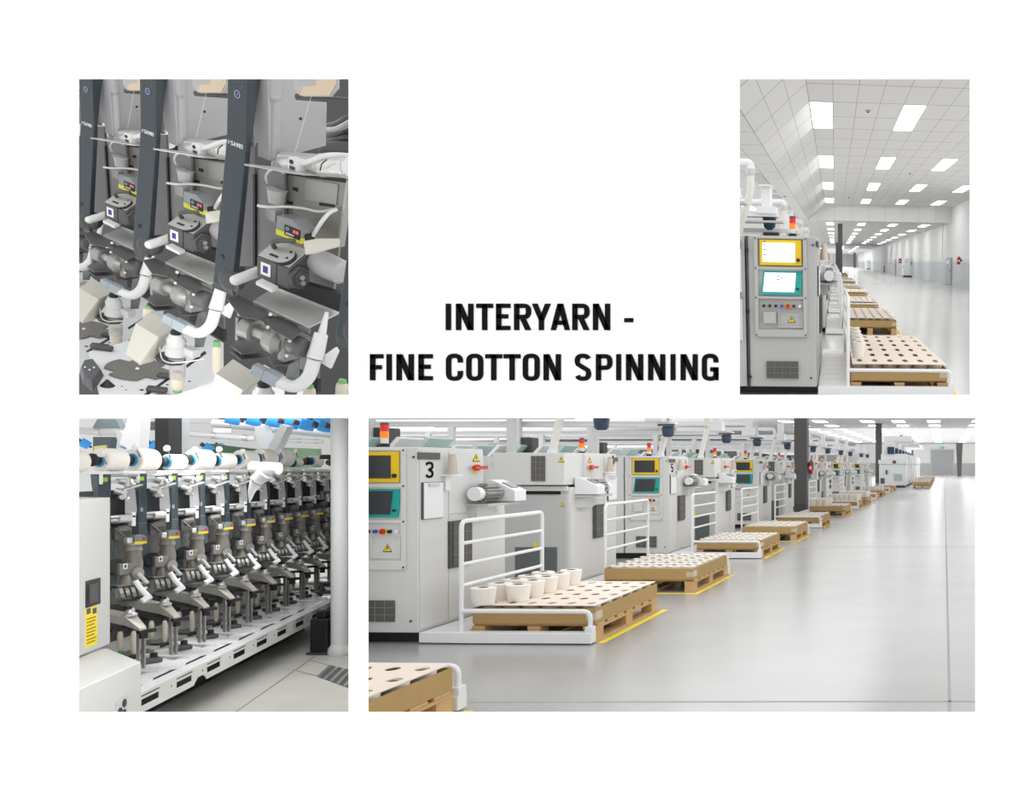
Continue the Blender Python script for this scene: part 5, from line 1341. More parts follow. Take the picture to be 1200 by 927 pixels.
for i, (px, py) in enumerate(((94, 517), (106, 516.5), (138, 519), (167, 519.5), (176, 519.5), (209, 521.5), (98, 511), (115, 511))):
    p = W(px, py, 13.8); M = Matrix.Translation(p + Vector((0, .5 * (i % 4), 0))) @ Matrix.Rotation(math.radians(50), 4, 'Z') @ Matrix.Rotation(math.radians(35), 4, 'Y') @ Matrix.Diagonal((.52, .55, .55, 1))
    dup(PROTO['bluespool'], M, f'light blue spool low on the far machine behind the spools, {ORD[i]} from the left', 'blue spools on the far machine')
# white paper cone hanging in front of the fifth arm
a, c, e = W(311, 554, 6.9), W(301, 563, 6.9), W(292.5, 589, 6.95)
t = thing('white_funnel', 'white pointed funnel nozzle hanging across the middle winding units', 'funnel', Matrix.Translation(c))
MB().tube([c - c, (e - c) * .5 + Vector((-.012, 0, 0)), e - c], [.042, .004], 14).obj('cone', WHITE, t); MB().tube([a - c, (a - c) * .4 + Vector((.01, 0, .01)), Vector((0, 0, 0))], [.058, .044], 14).obj('neck', mat('nozzle_white', (.58, .58, .58), .35), t)
MB().cyl((c - c) + (a - c) * .08, (c - c) - (a - c) * .08, .049, n=16).obj('clamp', STEEL, t); MB().cyl(a - c + Vector((-.10, 0, .04)), a - c + Vector((.10, 0, .03)), .045, n=14).obj('elbow', mat('nozzle_white', (.58, .58, .58), .35), t)
clip_since(BEF2, [side_plane(415, 1), level_plane(480, 1)])
# ================================================================== upper left opening: winding units seen close up
BEF1 = names()
FW = ray(250, 277).normalized(); RT = FW.cross(Vector((0, 0, 1))).normalized(); UP = RT.cross(FW)
tri = lambda a, b, c: (RT * a + UP * b + FW * c).normalized()
S1 = tri(.687, -.237, -.687); O1 = tri(-.726, -.224, -.649); C1 = tri(0, .945, -.326)
ROOT = {3: W(276.7, 164.2, 3.2), 2: W(174.8, 151.3, 3.89)}
PIT = ROOT[2] - ROOT[3]
for k in (1, 0): ROOT[k] = ROOT[2] + PIT * (2 - k)
ROOT[4] = ROOT[3] - PIT
def M1(k): r = ROOT[k]; return Matrix(((S1.x, O1.x, C1.x, r.x), (S1.y, O1.y, C1.y, r.y), (S1.z, O1.z, C1.z, r.z), (0, 0, 0, 1)))
def hit(k, px, py, n, off):
    d = ray(px, py); return M1(k).inverted() @ (CAM + d * ((ROOT[k] + n * off - CAM).dot(n) / d.dot(n)))
qo = lambda px, py, o=0, k=3: hit(k, px, py, O1, o)
qs = lambda px, py, s=0, k=3: hit(k, px, py, S1, s)
qc = lambda px, py, c=0, k=3: hit(k, px, py, C1, c)
SLATE1 = mat('slate_blue_arm_close', (.030, .041, .050), .36, noise=.05, nscale=5)
COVER = mat('grey_moulded_cover', (.42, .415, .425), .4)
PANEL1 = mat('mid_grey_panel', (.13, .13, .137), .4)
PLATE1 = mat('scuffed_steel_plate', (.30, .295, .28), .4, metal=.45, noise=.15, nscale=9)
DK1 = mat('dark_grey_casting', (.09, .089, .085), .42, metal=.3, noise=.12, nscale=16)
TOPST = mat('worn_steel_top', (.42, .42, .41), .35, metal=.5, noise=.12, nscale=14)
WHP = mat('white_plastic_pipe', (.72, .72, .71), .3)
CUPW = mat('grey_white_cup', (.58, .58, .57), .35)
TABLE1 = mat('white_table_plate', (.66, .67, .68), .35)
PLUG = mat('blue_grey_plug', (.33, .38, .41), .4)
YEL1 = mat('clearer_yellow_band', (.72, .66, .02), .4)
CREAM = mat('cream_plastic', (.60, .58, .50), .4)
DISC1 = mat('taupe_disc', (.165, .16, .145), .45, metal=.2)
HOOD1 = mat('cream_steel_hood', (.56, .545, .48), .3, metal=.15)
GLASS1 = mat('clear_tube', (.55, .55, .53), .08, alpha=.45)
TXTW = mat('white_print', (.75, .77, .78), .5)
def pl_o(b, pts, o0, o1, k=3, m=0):
    """Plate facing outward, outline given by pixels on the plane o0, thick down to o1."""
    P = [qo(x, y, o0, k) for x, y in pts]; return b.prism([(p.x, p.z) for p in P], o1, o0, 'xz', m)
def pl_c(b, pts, c, th, k=3, m=0):
    P = [qc(x, y, c, k) for x, y in pts]; return b.prism([(p.x, p.y) for p in P], c - th, c, 'xy', m)
def pl_s(b, pts, s0, s1, k=3, m=0):
    P = [qs(x, y, s0, k) for x, y in pts]; return b.prism([(p.y, p.z) for p in P], s1, s0, 'yz', m)
def make_unit1():
    t = thing('winding_unit', 'x', 'winding unit', M1(3))
    # ---- slate arm
    wA = .078
    fr_ = [qs(x, y, 0) for x, y in ((267.5, 60), (266.5, 93), (265.4, 161), (260.5, 214), (249.5, 330), (251, 338))]
    d = [.060, .044, .020, .022, .024, .010]
    poly = [(p.y, p.z) for p in fr_] + [(p.y - dd, p.z) for p, dd in reversed(list(zip(fr_, d)))]
    arm = MB().prism(poly, 0, wA, 'yz').obj('arm', SLATE1, t, bevel=.003)
    f0 = qs(265.15, 167.5, 0); of = f0.y + .0006
    fo = lambda z: of + (z - f0.z) * (fr_[1].y - fr_[2].y) / (fr_[1].z - fr_[2].z)
    b = MB(); x = .009; hh = .0145
    stroke(b, arc(x + .003, f0.z + hh * .5, .0028, hh * .32, 20, 320, 10), .0008, .0012, of, of + .001); x += .010
    for ch, w_ in (('S', .0085), ('A', .0095), ('V', .0095), ('I', .0028), ('O', .010)):
        glyph(b, ch, x, f0.z, w_, hh, .0026, of - .002, of + .001); x += w_ + .0015
    b.obj('lettering', TXTW, arm)
    e = qo(278, 110.5, fo(qs(266.2, 106, 0).z)); b = MB(); oe = fo(e.z)
    stroke(b, arc(e.x, e.z, .0095, .012, 0, 352, 20, 2), .0012, .0012, oe - .002, oe + .0012, True); b.box(e.x - .001, e.x + .001, oe - .002, oe + .0012, e.z - .004, e.z + .004)
    b.obj('oval_mark', mat('lavender_print', (.36, .36, .62), .5), arm)
    b = MB()
    for dx, dz, a in ((.02, .03, 1), (.017, .024, 1), (-.016, -.03, 0), (-.012, -.022, 0)): b.box(e.x + dx - .003, e.x + dx + .003, oe - .002, oe + .001, e.z + dz - .001, e.z + dz + .001)
    b.obj('small_marks', mat('faint_print', (.14, .17, .19), .5), arm)
    p = qs(251, 176, 0); z1 = qs(265, 173, 0).z; b = MB().box(-.0005, wA + .0005, fo(z1) - .015, fo(z1) + .0012, z1, z1 + .0025); b.obj('seam', BLACK, arm)
    p = qo(260.2, 301, qs(252.5, 301, 0).y); MB().cyl((p.x, p.y - .004, p.z), (p.x, p.y + .002, p.z), .0085, n=14).obj('bolt_hole', BLACK, arm)
    # ---- moulded cover with ridge
    s1 = qo(313, 140, -.02).x; s0 = qo(293, 140, -.02).x
    P = [qs(x, y, s1) for x, y in ((313, 60), (316.5, 189), (382.5, 171), (384.5, 60))]
    b = MB().prism([(p.y, p.z) for p in P], s1 - .006, s1, 'yz'); q = [(p.y, p.z) for p in P]
    b.prism([q[0], (q[1][0], q[1][1] + .045), (q[1][0] - .10, q[1][1] + .06), (q[0][0] - .10, q[0][1])], s0, s1 - .006, 'yz')
    b.prism([(q[1][0], q[1][1] + .045), q[1], (q[1][0] - .10, q[1][1] + .06)], s1 - .05, s1 - .006, 'yz')
    b.obj('cover', COVER, t, bevel=.006)
    a_, c_ = qs(323.5, 117, s1), qs(322, 185, s1); b = MB().tube([a_, c_], .0155, 12).ball(a_, .0155).ball(c_, .0155); b.tube([qs(320, 60, s1), qs(321.5, 110, s1)], .020, 12).ball(qs(321.5, 112, s1), .021); b.obj('cover_ridge', COVER, t)
    e = qo(297.5, 168, -.015); MB().cyl((e.x, e.y, e.z), (e.x, e.y + .008, e.z), .009, n=12).obj('cover_screw', TOPST, t)
    e = qs(352, 139, s1); MB().cyl((s1, e.y, e.z), (s1 + .003, e.y, e.z), .005, n=10).obj('cover_bolt', BLACK, t)
    # ---- back panels
    b = MB(); pl_o(b, [(298.5, 312), (270, 312), (284, 172), (298.5, 172)], -.075, -.085); b.obj('side_panel', PANEL1, t)
    b = MB(); pl_o(b, [(333, 318), (298.6, 318), (298.6, 209), (304, 198), (333, 190)], -.082, -.092); b.obj('inner_panel', mat('grey_inner_panel', (.21, .21, .215), .4), t)
    b = MB(); pl_o(b, [(298.8, 312), (296.4, 312), (296.4, 204), (298.8, 204)], -.0735, -.084); b.obj('gap_seal', BLACK, t)
    b = MB(); pl_o(b, [(390, 345), (335, 318), (330, 203), (408, 211), (397, 290)], -.10, -.112); o = b.obj('rear_plate', PLATE1, t, bevel=.002)
    b = MB()
    for x0, y0, x1, y1 in ((343, 219, 349, 225), (336, 235.5, 343, 240), (374, 236, 392, 243)): pl_o(b, [(x1, y1), (x0, y1 - 2), (x0, y0), (x1, y0 + 1)], -.0985, -.105)
    b.obj('plate_slots', BLACK, o)
    b = MB(); pl_o(b, [(396, 216), (358, 209), (357, 234), (394, 240)][::-1], -.096, -.101); b.obj('riveted_plate', mat('riveted_steel', (.36, .355, .335), .38, metal=.5, noise=.1, nscale=10), o)
    b = MB(); pl_o(b, [(397, 290), (394.5, 290), (406, 211), (408.5, 211)], -.085, -.112); b.obj('bright_edge', TOPST, t)
    b = MB(); pl_o(b, [(410, 215), (322, 203), (322, 196), (410, 203)], -.09, -.13); b.obj('shadow_slot', BLACK, t)  # black strip drawn in place of shade above the rear plate
    # ---- silver tube, cable, bracket, blade
    a_, c_ = qo(334, 190.5, -.06), qo(412, 196.5, -.06)
    b = MB().cyl(a_, c_, .037, n=20); dd = (c_ - a_); 
    for f_ in (.55, .93): b.cyl(a_ + dd * f_, a_ + dd * (f_ + .03), .0395, n=20)
    b.obj('silver_tube', ALU, t)
    MB().ball(qo(331, 194, -.05), .034, sz=.8).obj('tube_shroud', CLRP, t)
    MB().tube([qo(352, 192, -.01), qo(364, 189, -.02), qo(377, 183, -.03), qo(392, 181.5, -.05), qo(412, 183, -.08)], .0095, 10, 0, .05).obj('white_cable', WHP, t)
    MB().tube([qo(383, 187, -.01), qo(377, 192, -.005), qo(375, 200, -.01)], .002, 6).obj('cable_tie', BLACK, t)
    e = qo(344.5, 193, .0); o = MB().box(e.x - .020, e.x + .020, e.y - .03, e.y + .004, e.z - .022, e.z + .022).obj('white_bracket', WHP, t, bevel=.004)
    MB().cyl((e.x - .006, e.y, e.z + .008), (e.x - .006, e.y + .006, e.z + .008), .0075, n=12).obj('bracket_hole', BLACK, o); MB().box(e.x - .012, e.x + .008, e.y + .0, e.y + .006, e.z - .018, e.z - .006).obj('bracket_notch', DARKG, o)
    z = qo(345, 200, .01).z; b = MB(); pl_c(b, [(286, 191.5), (287, 193), (356, 204.5), (397, 205.5), (355, 199)], z, .003); b.obj('yarn_blade', mat('pale_blade', (.55, .55, .54), .3, metal=.5), t)
    MB().tube([qo(365, 112, .05), qo(346, 177, .02)], .0005, 5).obj('yarn_thread', YARN, t)
    # tray holder at the top with an amber window
    b = MB(); pl_o(b, [(388, 113.5), (350, 113.5), (343.5, 102), (343.5, 60), (397, 60), (396, 104)], .03, .022); o = b.obj('top_bracket', TOPST, t, bevel=.003)
    b = MB(); pl_o(b, [(386, 112), (350.5, 112), (356, 101), (370, 100), (371, 94), (370, 60), (394, 60), (394, 98)], .0325, .03); b.obj('amber_window', mat('amber_clear_window', (.62, .50, .36), .2), o)
    MB().cyl(qo(347, 113.5, .03), qo(410, 118, -.03), .010, n=10).obj('bracket_bar', DK1, t)
    # ---- clearer (grey with yellow base)
    e = qo(323.6, 272, .02); w_, dp, h = .100, .062, .030
    B = lambda b, u0, u1, v0, v1, z0, z1, m=0: b.box(e.x + u0, e.x + u1, e.y + v0, e.y + v1, e.z + z0, e.z + z1, m)
    o = MB().prism([(e.x, e.z + .010), (e.x + w_, e.z + .010), (e.x + w_, e.z + .040), (e.x + w_ * .62, e.z + .066), (e.x + w_ * .0, e.z + .060)], e.y - dp, e.y, 'xz').obj('yarn_clearer', mat('clearer_body_grey', (.235, .25, .255), .38), t, bevel=.002)
    B(MB(), -.001, w_ + .001, -dp, .001, -.008, .012).obj('yellow_base', YEL1, o, bevel=.002)
    B(MB(), w_ * .35, w_ * .97, 0, .0025, .004, .040).obj('display_panel', BLACK, o)
    b = MB(); B(b, w_ * .70, w_ * .79, .002, .0035, .022, .033); B(b, w_ * .82, w_ * .91, .002, .0035, .022, .033); b.obj('red_digits', mat('red_digits', (.7, .12, .14), .4, emit=.35), o)
    b = MB()
    for i, ch in enumerate('PIINI'): B(b, w_ * (.42 + .065 * i), w_ * (.465 + .065 * i), .002, .0032, .009, .015)
    stroke(b, arc(e.x + w_ * .47, e.z + .029, .005, .005, 0, 340, 14, 2), .0006, .0006, e.y + .002, e.y + .0034, True); b.obj('panel_print', TXTW, o)
    B(MB(), w_, w_ + .006, -dp * .85, -dp * .25, .004, .026).obj('connector', BLACK, o)
    MB().tube([Vector((e.x + w_ + .004, e.y - .045, e.z + .018)), qo(378, 258, -.03), qo(386, 249, -.06), qo(395, 245, -.08)], .0068, 10, 0, .02).obj('clearer_cable', WHP, o)
    MB().tube([qo(302, 241, .06), qo(315, 243, .05), qo(335, 242, .0), qo(356, 244, -.04), qo(375, 249, -.06), qo(392, 245, -.08)], .005, 8, 0, .03).obj('yarn_guide_rod', PALE, t)
    e2 = qo(321, 252, -.01); MB().box(e2.x - .025, e2.x + .015, e2.y - .02, e2.y + .01, e2.z - .02, e2.z + .02).obj('clear_block', CLRP, t); 
    MB().lathe([(.024, 0), (.030, .045), (.034, .05)], qo(324, 238, -.07), n=16).obj('grey_cup', CUPW, t)
    b = MB().tube([qo(313, 214, -.02), qo(311, 206, 0), qo(316, 199, .01), qo(326, 197, .0), qo(333, 203, -.03)], .004, 7, 0, .02); b.obj('thin_hose', CREAM, t)
    # ---- splicer block
    TL, TR, BL = qo(301, 301, .10), qo(339, 314, .10), qo(299.7, 324, .10)
    x0, x1, zt_, zb_ = TL.x, TR.x, (TL.z + TR.z) / 2, BL.z; y1 = TL.y; dy, dz = .085, .052
    blk = MB().prism([(y1, zb_), (y1, zt_), (y1 - dy, zt_ + dz), (y1 - dy, zb_)], x0, x1, 'yz').obj('splicer_block', DK1, t, bevel=.005)
    nrm = Vector((0, dz, dy)).normalized(); top = lambda u, v: Vector((x0 + (x1 - x0) * u, y1 - dy * v, zt_ + dz * v))
    pp = [top(.02, .03), top(.98, .03), top(.98, .97), top(.02, .97)]; MB().hexa(pp + [p + nrm * .004 for p in pp]).obj('top_plate', TOPST, blk, bevel=.002)
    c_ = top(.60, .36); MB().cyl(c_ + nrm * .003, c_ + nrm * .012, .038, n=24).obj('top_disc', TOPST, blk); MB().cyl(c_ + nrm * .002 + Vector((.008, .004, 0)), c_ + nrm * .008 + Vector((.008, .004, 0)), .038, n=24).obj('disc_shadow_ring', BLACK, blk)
    b = MB()
    for u, v in ((.72, .58), (.78, .30)): c_ = top(u, v); b.cyl(c_ + nrm * .012, c_ + nrm * .0135, .0045, n=8)
    c_ = top(.45, .2); b.cb(c_ + nrm * .0125, (.03, .01, .004)); b.obj('disc_holes', BLACK, blk)
    c_ = top(.22, .55); MB().tube([c_, c_ + nrm * .03 + Vector((-.004, .0, 0)), c_ + nrm * .05 + Vector((.03, -.02, .0)), c_ + nrm * .05 + Vector((.07, -.03, .01))], .008, 8, 0, .02).obj('lever', DK1, blk)
    l0 = qo(311.5, 315.8, .10); o = MB().box(l0.x - .019, l0.x + .019, y1, y1 + .0015, l0.z - .022, l0.z + .022).obj('white_label', LBL, blk); MB().box(l0.x - .009, l0.x + .009, y1 + .001, y1 + .003, l0.z - .012, l0.z + .012).obj('navy_mark', NAVY, blk)
    MB().box(x0 + (x1 - x0) * .60, x0 + (x1 - x0) * .63, y1 - .001, y1 + .001, zb_, zt_).obj('block_seam', BLACK, blk)
    f = qs(349, 325, x1); r = .045; hx = [(f.y + r * math.cos(math.radians(a)) * 1.0, f.z + r * math.sin(math.radians(a))) for a in (20, 80, 140, 200, 260, 320)]
    MB().prism(hx, x1 - .002, x1 + .012, 'yz').obj('hex_flange', DK1, t, bevel=.003); MB().prism([(f.y + (a - f.y) * .7, f.z + (c - f.z) * .7) for a, c in hx], x1 + .01, x1 + .018, 'yz').obj('hex_cover', DARKG, t, bevel=.003)
    b = MB()
    for dy_, dz_ in ((.004, .006), (.0, -.014)): b.cyl((x1 + .016, f.y + dy_, f.z + dz_), (x1 + .024, f.y + dy_, f.z + dz_), .009, n=10)
    b.obj('flange_bolts', TOPST, t)
    e = qo(313, 332, .11); b = MB().hexa([e + Vector(v) for v in ((-.03, -.01, -.006), (.035, -.01, -.012), (.04, .02, -.016), (-.02, .025, -.008), (-.03, -.01, .006), (.035, -.01, .0), (.04, .02, -.004), (-.02, .025, .004))]); b.obj('white_lip', WHP, t)
    # rod with dark socket at the left
    a_, c_ = qo(276, 328.5, .13), qo(303, 318, .05); MB().tube([a_, c_], .0175, 14).ball(a_, .0175).obj('white_rod', WHP, t)
    MB().lathe([(.036, 0), (.044, .02), (.044, .05), (.03, .06)], qo(281, 325, .03), (.3, 1, 0), n=18).obj('rod_socket', DARKG, t)
    # cream funnel and grey drum
    a_, c_ = qo(365, 303, -.015), qo(402, 320, -.02); MB().lathe([(.035, 0), (.043, .02), (.046, .06), (.043, .12), (.03, .13)], a_, (c_ - a_), n=22).obj('grey_drum', COVER, t)
    P = [qo(x, y, o_) for x, y, o_ in ((356, 284, .06), (358, 297, .075), (372, 294, .06), (398, 287, .0), (398, 281, -.02), (372, 281, .02))]
    b = MB().loft([p + Vector((0, 0, .006)) for p in P], [p - Vector((0, .0, .008)) for p in P]); b.obj('cream_funnel', CREAM, t, bevel=.003)
    # ---- steel shelf
    zs = qo(297, 352, .11).z; b = MB(); pl_c(b, [(297, 352), (362, 383), (398, 366), (322, 336)], zs, .006); b.obj('shelf_plate', mat('bright_shelf_steel', (.60, .60, .58), .32, metal=.4, noise=.1, nscale=9), t)
    b = MB(); pl_o(b, [(362, 391), (297, 359), (297, 351.5), (362, 382.5)], .108, .10); b.obj('shelf_flange', PLATE1, t)
    b = MB(); pl_o(b, [(400, 366), (322, 336), (322, 322), (400, 345)], .0, -.03); b.obj('black_beam', BLACK, t)
    # ---- waxing head
    c0 = qo(300, 388, .14); ax = Vector((1, 0, -.02))
    MB().lathe([(.034, -.045), (.04, -.04), (.04, .0), (.032, .005)], c0, ax, n=20).obj('left_drum', MOTORG, t)
    MB().lathe([(.024, 0), (.024, .045)], c0, ax, n=16).obj('waxing_shaft', TOPST, t)
    c1_ = qo(326, 400, .14); MB().lathe([(.044, -.03), (.05, -.02), (.05, .012), (.040, .02), (.03, .03)], c1_, ax, n=22).obj('waxing_ring', MOTORG, t)
    c2_ = qo(349, 405, .14); MB().lathe([(.030, -.03), (.036, -.02), (.038, .02), (.032, .034), (.0, .042)], c2_, ax, n=22).obj('round_cap', mat('charcoal_cap', (.11, .11, .115), .3), t)
    b = MB().cb(c1_ + Vector((.03, -.01, -.01)), (.03, .06, .10)).cb(c0 + Vector((-.05, 0, -.005)), (.012, .06, .09)); b.obj('waxing_frame', PLATE1, t, bevel=.004)
    LEAF = mat('dark_leaf_plate', (.13, .13, .13), .45, metal=.4, noise=.1, nscale=12)
    z = qo(300, 362, .13).z; b = MB(); pl_c(b, [(266, 350), (281, 370), (303, 374), (320, 369), (296, 354), (280, 346)], z, .004); b.obj('leaf_plate', LEAF, t)
    z = qo(334, 384, .16).z; b = MB(); pl_c(b, [(315, 371), (317, 385), (341, 398), (353.5, 389), (345, 378), (330, 370)], z, .004); b.obj('leaf_plate', LEAF, t)
    z = qo(292, 410, .16).z
    for dz_ in (0, -.022):
        b = MB(); pl_c(b, [(270, 405), (283, 414.5), (300, 413), (315, 409), (303, 402), (279, 394)], z, .004)
        b.V = [(v[0], v[1], v[2] + dz_) for v in b.V]; b.obj('leaf_plate', LEAF, t)
    z = qo(325, 424, .16).z; b = MB(); pl_c(b, [(313, 415), (320, 428), (338, 427), (353, 419), (335, 412)], z, .004); b.obj('leaf_plate', LEAF, t)
    b = MB()
    for x, y in ((280.5, 368.5), (317, 368.5), (314, 383.5), (339.5, 399.5), (336, 417)): b.ball(qo(x, y, .19), .006, n=8)
    b.obj('white_pegs', WHP, t)
    # ---- white pipe with plug
    MB().tube([qo(383, 366, .06), qo(377, 392, .10)], [.006, .014], 10).obj('pipe_tip', WHP, t)
    MB().tube([qo(376.5, 391, .11), qo(369, 420, .14)], [.021, .026], 14).obj('pipe_sleeve', WHP, t)
    MB().tube([qo(368.5, 421, .14), qo(362, 444, .16), qo(345, 455, .18), qo(326, 447, .2)], .0215, 14, 0, .07).obj('white_pipe', WHP, t)
    a_, c_ = qo(328, 447, .2), qo(297, 431, .22); dd = (c_ - a_).normalized(); ss = dd.cross(Vector((0, 0, 1))).normalized(); uu = ss.cross(dd)
    L_ = (c_ - a_).length; q = lambda i, j, l: a_ + dd * l + ss * (.018 * i) + uu * (.022 * j)
    b = MB()
    for l0_, l1_, g in ((.0, L_ * .55, 1.0), (L_ * .55, L_, .86)): b.hexa([a_ + dd * l + ss * (.018 * i * g) + uu * (.022 * j * g) for l in (l0_, l1_) for i, j in ((-1, -1), (1, -1), (1, 1), (-1, 1))])
    b.obj('plug', PLUG, t, bevel=.004)
    b = MB(); pl_o(b, [(387, 432), (374, 424), (376, 419), (393, 407), (396, 412)], .12, .112); b.obj('pipe_bracket', WHP, t)
    # ---- parts near the table, read from the middle unit
    k = 2; Q = lambda x, y, o=0: qo(x, y, o, 2)
    e = Q(206.5, 417, .13)
    MB().lathe([(.028, 0), (.040, .006), (.040, .045), (.034, .05), (.034, .080), (.026, .09), (.024, .105)], e, n=24).obj('balloon_cup', CUPW, t)
    MB().lathe([(.018, .105), (.02, .115), (.012, .125)], e, n=12).obj('cup_clip', BLACK, t)
    MB().cb(e + Vector((.058, -.02, .035)), (.05, .04, .035)).obj('cup_arm', CUPW, t, bevel=.003)
    hx = [(e.x - .03 + .058 * math.cos(math.radians(a)), e.y + .05 * math.sin(math.radians(a))) for a in range(0, 360, 45)]
    MB().prism(hx, e.z - .036, e.z - .014, 'xy').obj('collar_plate', DARKG, t, bevel=.003)
    MB().lathe([(.030, -.014), (.032, -.006), (.02, 0)], e, n=18).obj('steel_ring', TOPST, t)
    MB().cyl(e + Vector((.004, 0, -.105)), e + Vector((.004, 0, -.036)), .029, n=20, caps=False).obj('clear_tube', GLASS1, t)
    b = MB().tube([e + Vector((-.05, .03, .03)), e + Vector((-.02, .05, -.012)), e + Vector((.02, .05, -.015)), e + Vector((.07, .0, .0)), e + Vector((.11, -.03, .02))], .003, 6, 0, .02); b.obj('wire_guard', PALE, t)
    b = MB(); pl_o(b, [(240, 395), (237, 407), (228, 407), (229, 380), (232, 367), (240, 366)], .06, .052, 2); b.obj('grey_clip_plate', mat('slate_grey_clip', (.16, .185, .19), .4), t)
    b = MB(); A0 = [Q(178, 366, .06), Q(206, 384, .06)]; A1 = [Q(159, 379, .17), Q(185.6, 395, .17)]; A2 = [Q(147, 415, .24), Q(163.8, 426, .24)]
    th = Vector((0, -.004, -.010))
    for (p, q_) in ((A0, A1), (A1, A2)): b.loft([p[0], p[1], p[1] + th, p[0] + th], [q_[0], q_[1], q_[1] + th, q_[0] + th])
    b.obj('hood', HOOD1, t)
    b = MB(); sd = [A0[1], A1[1], A2[1], A2[1] + Vector((.0, -.06, -.0))]; b.loft([p + Vector((-.002, 0, -.008)) for p in sd], [p + Vector((-.008, 0, -.008)) for p in sd]); b.obj('hood_side', HOOD1, t)
    e3 = Q(171, 381, .14); MB().ball(e3, .006, n=8).obj('hood_screw', TXTW, t)
    b = MB().tube([Q(194, 386, .07), Q(189, 394, .09), Q(186, 400, .11)], .012, 8); b.obj('yellow_clip', mat('ochre_clip', (.48, .38, .02), .5), t)
    ct = qo(136, 423, .13, 1).z
    global CT1; CT1 = ct
    c_ = qc(161, 434, ct, 2); n = 32; pts = []
    for i in range(n):
        r = .118 * (.70 if i % 8 in (0,) else (.82 if i % 8 == 1 else 1.0)); a = 2 * math.pi * i / n + .35; pts.append((c_.x + r * math.cos(a), c_.y + r * math.sin(a)))
    MB().prism(pts, ct + .002, ct + .008, 'xy').obj('cop_disc', DISC1, t)
    MB().lathe([(.008, .008), (.006, .013), (0, .014)], (c_.x, c_.y, ct), n=10).obj('disc_screw', TXTW, t)
    b = MB(); pl_c(b, [(104, 412), (118, 468), (170, 500), (262, 470), (262, 402), (224, 380)], ct, .010, 2); o = b.obj('table_plate', TABLE1, t)
    b = MB()
    for x, y, r in ((143, 453, .004), (148, 457, .004), (166, 457, .008), (196, 451, .006), (222, 447, .006), (218, 400, .005)): p = qc(x, y, ct, 2); b.cyl(p - Vector((0, 0, .002)), p + Vector((0, 0, .0008)), r, n=10)
    b.obj('plate_holes', BLACK, o)
    b = MB(); pl_c(b, [(166, 464), (200, 440), (202, 442), (169, 466)], ct + .001, .002, 2); pl_c(b, [(218, 428), (240, 411), (242, 414), (219, 431)], ct + .001, .002, 2); b.obj('slot_lines', BLACK, o)
    for x, y, a, c in ((193, 443, .055, .03), (184, 459, .075, .035), (120, 410, .08, .03)):
        p = qc(x, y, ct, 2); m_ = MB(); m_.at(Matrix.Translation(p) @ Matrix.Rotation(math.radians(-35), 4, 'Z')).box(-a / 2, a / 2, -c / 2, c / 2, 0, .022); m_.obj('black_pad', DARKG, t, bevel=.006)
    p = qc(126, 452, ct, 2); MB().lathe([(.026, 0), (.022, .004), (.004, .03), (0, .031)], p, n=18).obj('black_cone', BLACK, t)
    b = MB(); P = [qc(x, y, ct, 2) for x, y in ((93, 437), (97, 450), (109, 461), (122, 441), (110, 425), (98, 427))]
    ce = sum(P, Vector()) / 6; b.loft([p for p in P], [ce + (p - ce) * .78 + Vector((0, 0, .035)) for p in P]); b.obj('clamp_block', CLAMP, t, bevel=.004)
    b = MB()
    for f_, g_ in ((.3, .2), (-.3, .1), (.1, -.35)): b.ball(ce + Vector((f_ * .05, g_ * .05, .036)), .004, n=8)
    b.obj('clamp_screws', TXTW, t)
    # skirt behind the table
    b = MB(); pl_o(b, [(262, 388), (222, 366), (222, 330), (262, 350)], -.02, -.03, 2); b.obj('rear_skirt', mat('grey_skirt', (.155, .155, .16), .4), t)
    b = MB(); pl_o(b, [(262, 400), (222, 376), (222, 365), (262, 387)], -.015, -.03, 2); b.obj('skirt_gap', BLACK, t)
    b = MB(); pl_o(b, [(262, 372), (238, 358), (240, 346), (262, 356)], .0, -.008, 2); b.obj('grey_strut', PLATE1, t)
    return t
labs = {4: 'winding unit whose slate arm is cut by the right edge of the upper left opening', 3: 'largest complete winding unit with slate arm, right of centre in the upper left opening', 2: 'middle winding unit with slate arm in the upper left opening', 1: 'left winding unit with slate arm in the upper left opening', 0: 'winding unit only just showing at the left edge of the upper left opening'}
u1 = make_unit1(); tag(u1, labs[3], 'winding unit', 'close winding units')
for k in (4, 2, 1, 0): dup(u1, M1(k), labs[k])
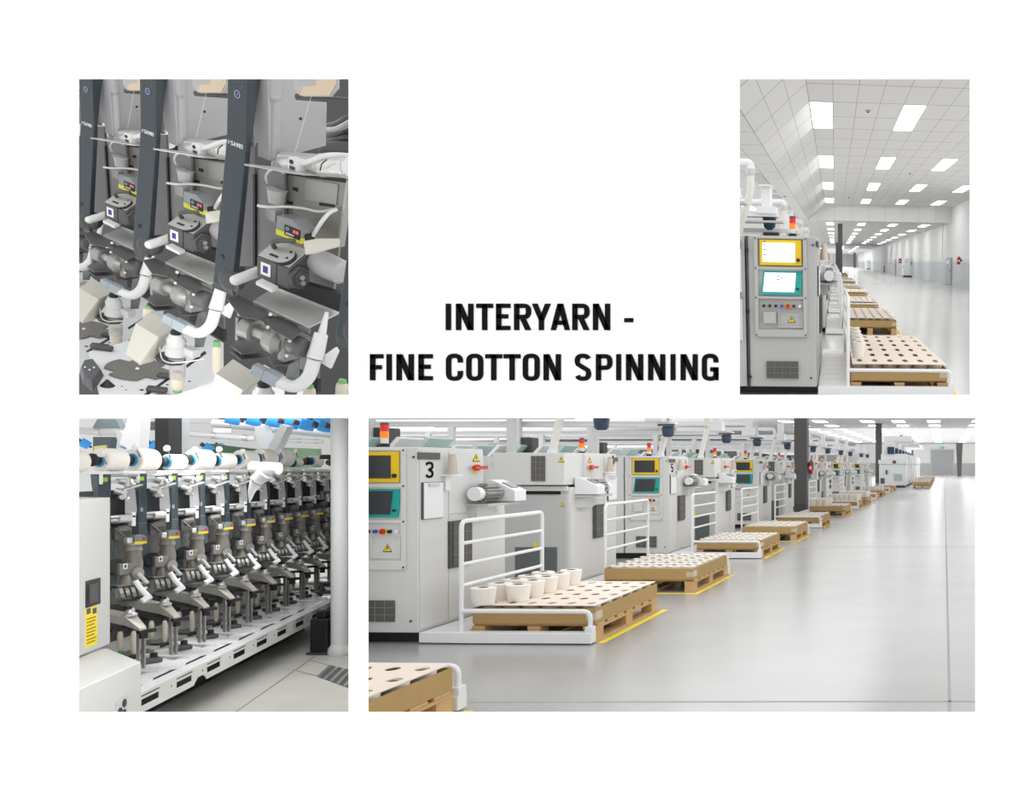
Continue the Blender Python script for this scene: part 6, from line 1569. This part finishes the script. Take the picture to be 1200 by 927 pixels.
# cops in the clear tubes and standing on the plates
def make_cop1(h, r):
    t = thing('yarn_cop', 'x', 'bobbin')
    MB().lathe([(r * .6, 0), (r * .95, h * .15), (r, h * .3), (r, h * .85), (r * .75, h)], n=16).obj('yarn', mat('cream_cop_yarn', (.66, .60, .50), .85, spec=.1), t)
    MB().lathe([(r * .62, -h * .16), (r * .7, h * .02)], n=14).obj('tube_tip', mat('green_tip', (.20, .42, .17), .5), t)
    return t
for k in (1, 2, 3):
    e = qo(206.5, 417, .13, 2); p = M1(k) @ (e + Vector((.004, 0, -.165)))
    M = M1(k).copy(); M.translation = p
    proto('cop1', lambda: make_cop1(.09, .025), M, f'cream cop with green tip under the clear tube, {["", "left", "middle", "large right"][k]} unit, upper left', 'cops under the clear tubes')
for i, (k, px, py, top) in enumerate(((2, 254, 437, 402), (3, 400, 466, 446), (2, 174, 374, 360), (3, 362, 470, 452))):
    p = M1(k) @ qo(px, py, .05, k); c = W(px, top, p.y); h = (c - p).length; M = M1(k).copy(); M.translation = p
    t = make_cop1(h, .020); t.matrix_world = M @ Matrix.Translation((0, 0, h)) @ Matrix.Rotation(math.pi, 4, 'X'); tag(t, ['tall cream cop with green top between the middle and large right units', 'cream cop with green top at the lower right corner of the upper left opening', 'cream cop standing behind the hood of the middle unit', 'cream cop with green top by the white pipe of the large right unit'][i], 'bobbin', 'standing cops')
# dark machine body behind, cables at the top right
struct('wall_machine_back', MB().hexa([W(60, 500, 6.4), W(440, 500, 5.0), W(440, 500, 5.1), W(60, 500, 6.5), W(60, 60, 6.4), W(440, 60, 5.0), W(440, 60, 5.1), W(60, 60, 6.5)]), mat('dark_machine_wall', (.035, .035, .037), .5))
t = thing('cable_bundle', 'dark cables behind the tray holder at the upper right of the upper left opening', 'cables', Matrix.Translation(W(398, 150, 3.6)))
o = W(398, 150, 3.6); b = MB()
for i in range(4): b.tube([W(380, 148 + 6 * i, 3.7) - o, W(394, 146 + 6 * i, 3.6) - o, W(404, 140 + 7 * i, 3.5) - o, W(416, 136 + 8 * i, 3.5) - o], .012, 8, 0, .05)
b.obj('cables', DARKG, t); MB().tube([W(380, 153, 3.6) - o, W(396, 152, 3.5) - o, W(406, 146, 3.45) - o, W(416, 141, 3.4) - o], .012, 8, 0, .05).obj('grey_hose', COVER, t)
a_ = W(372, 180, 3.7) - o; b = MB().hexa([W(x, y, z) - o for z in (3.5, 3.62) for x, y in ((373, 178), (414, 180), (414, 164), (375, 166))]); b.obj('junction_box', DK1, t, bevel=.008)
clip_since(BEF1, [side_plane(413, 1), side_plane(86, -1), level_plane(470, -1), level_plane(84, 1)])
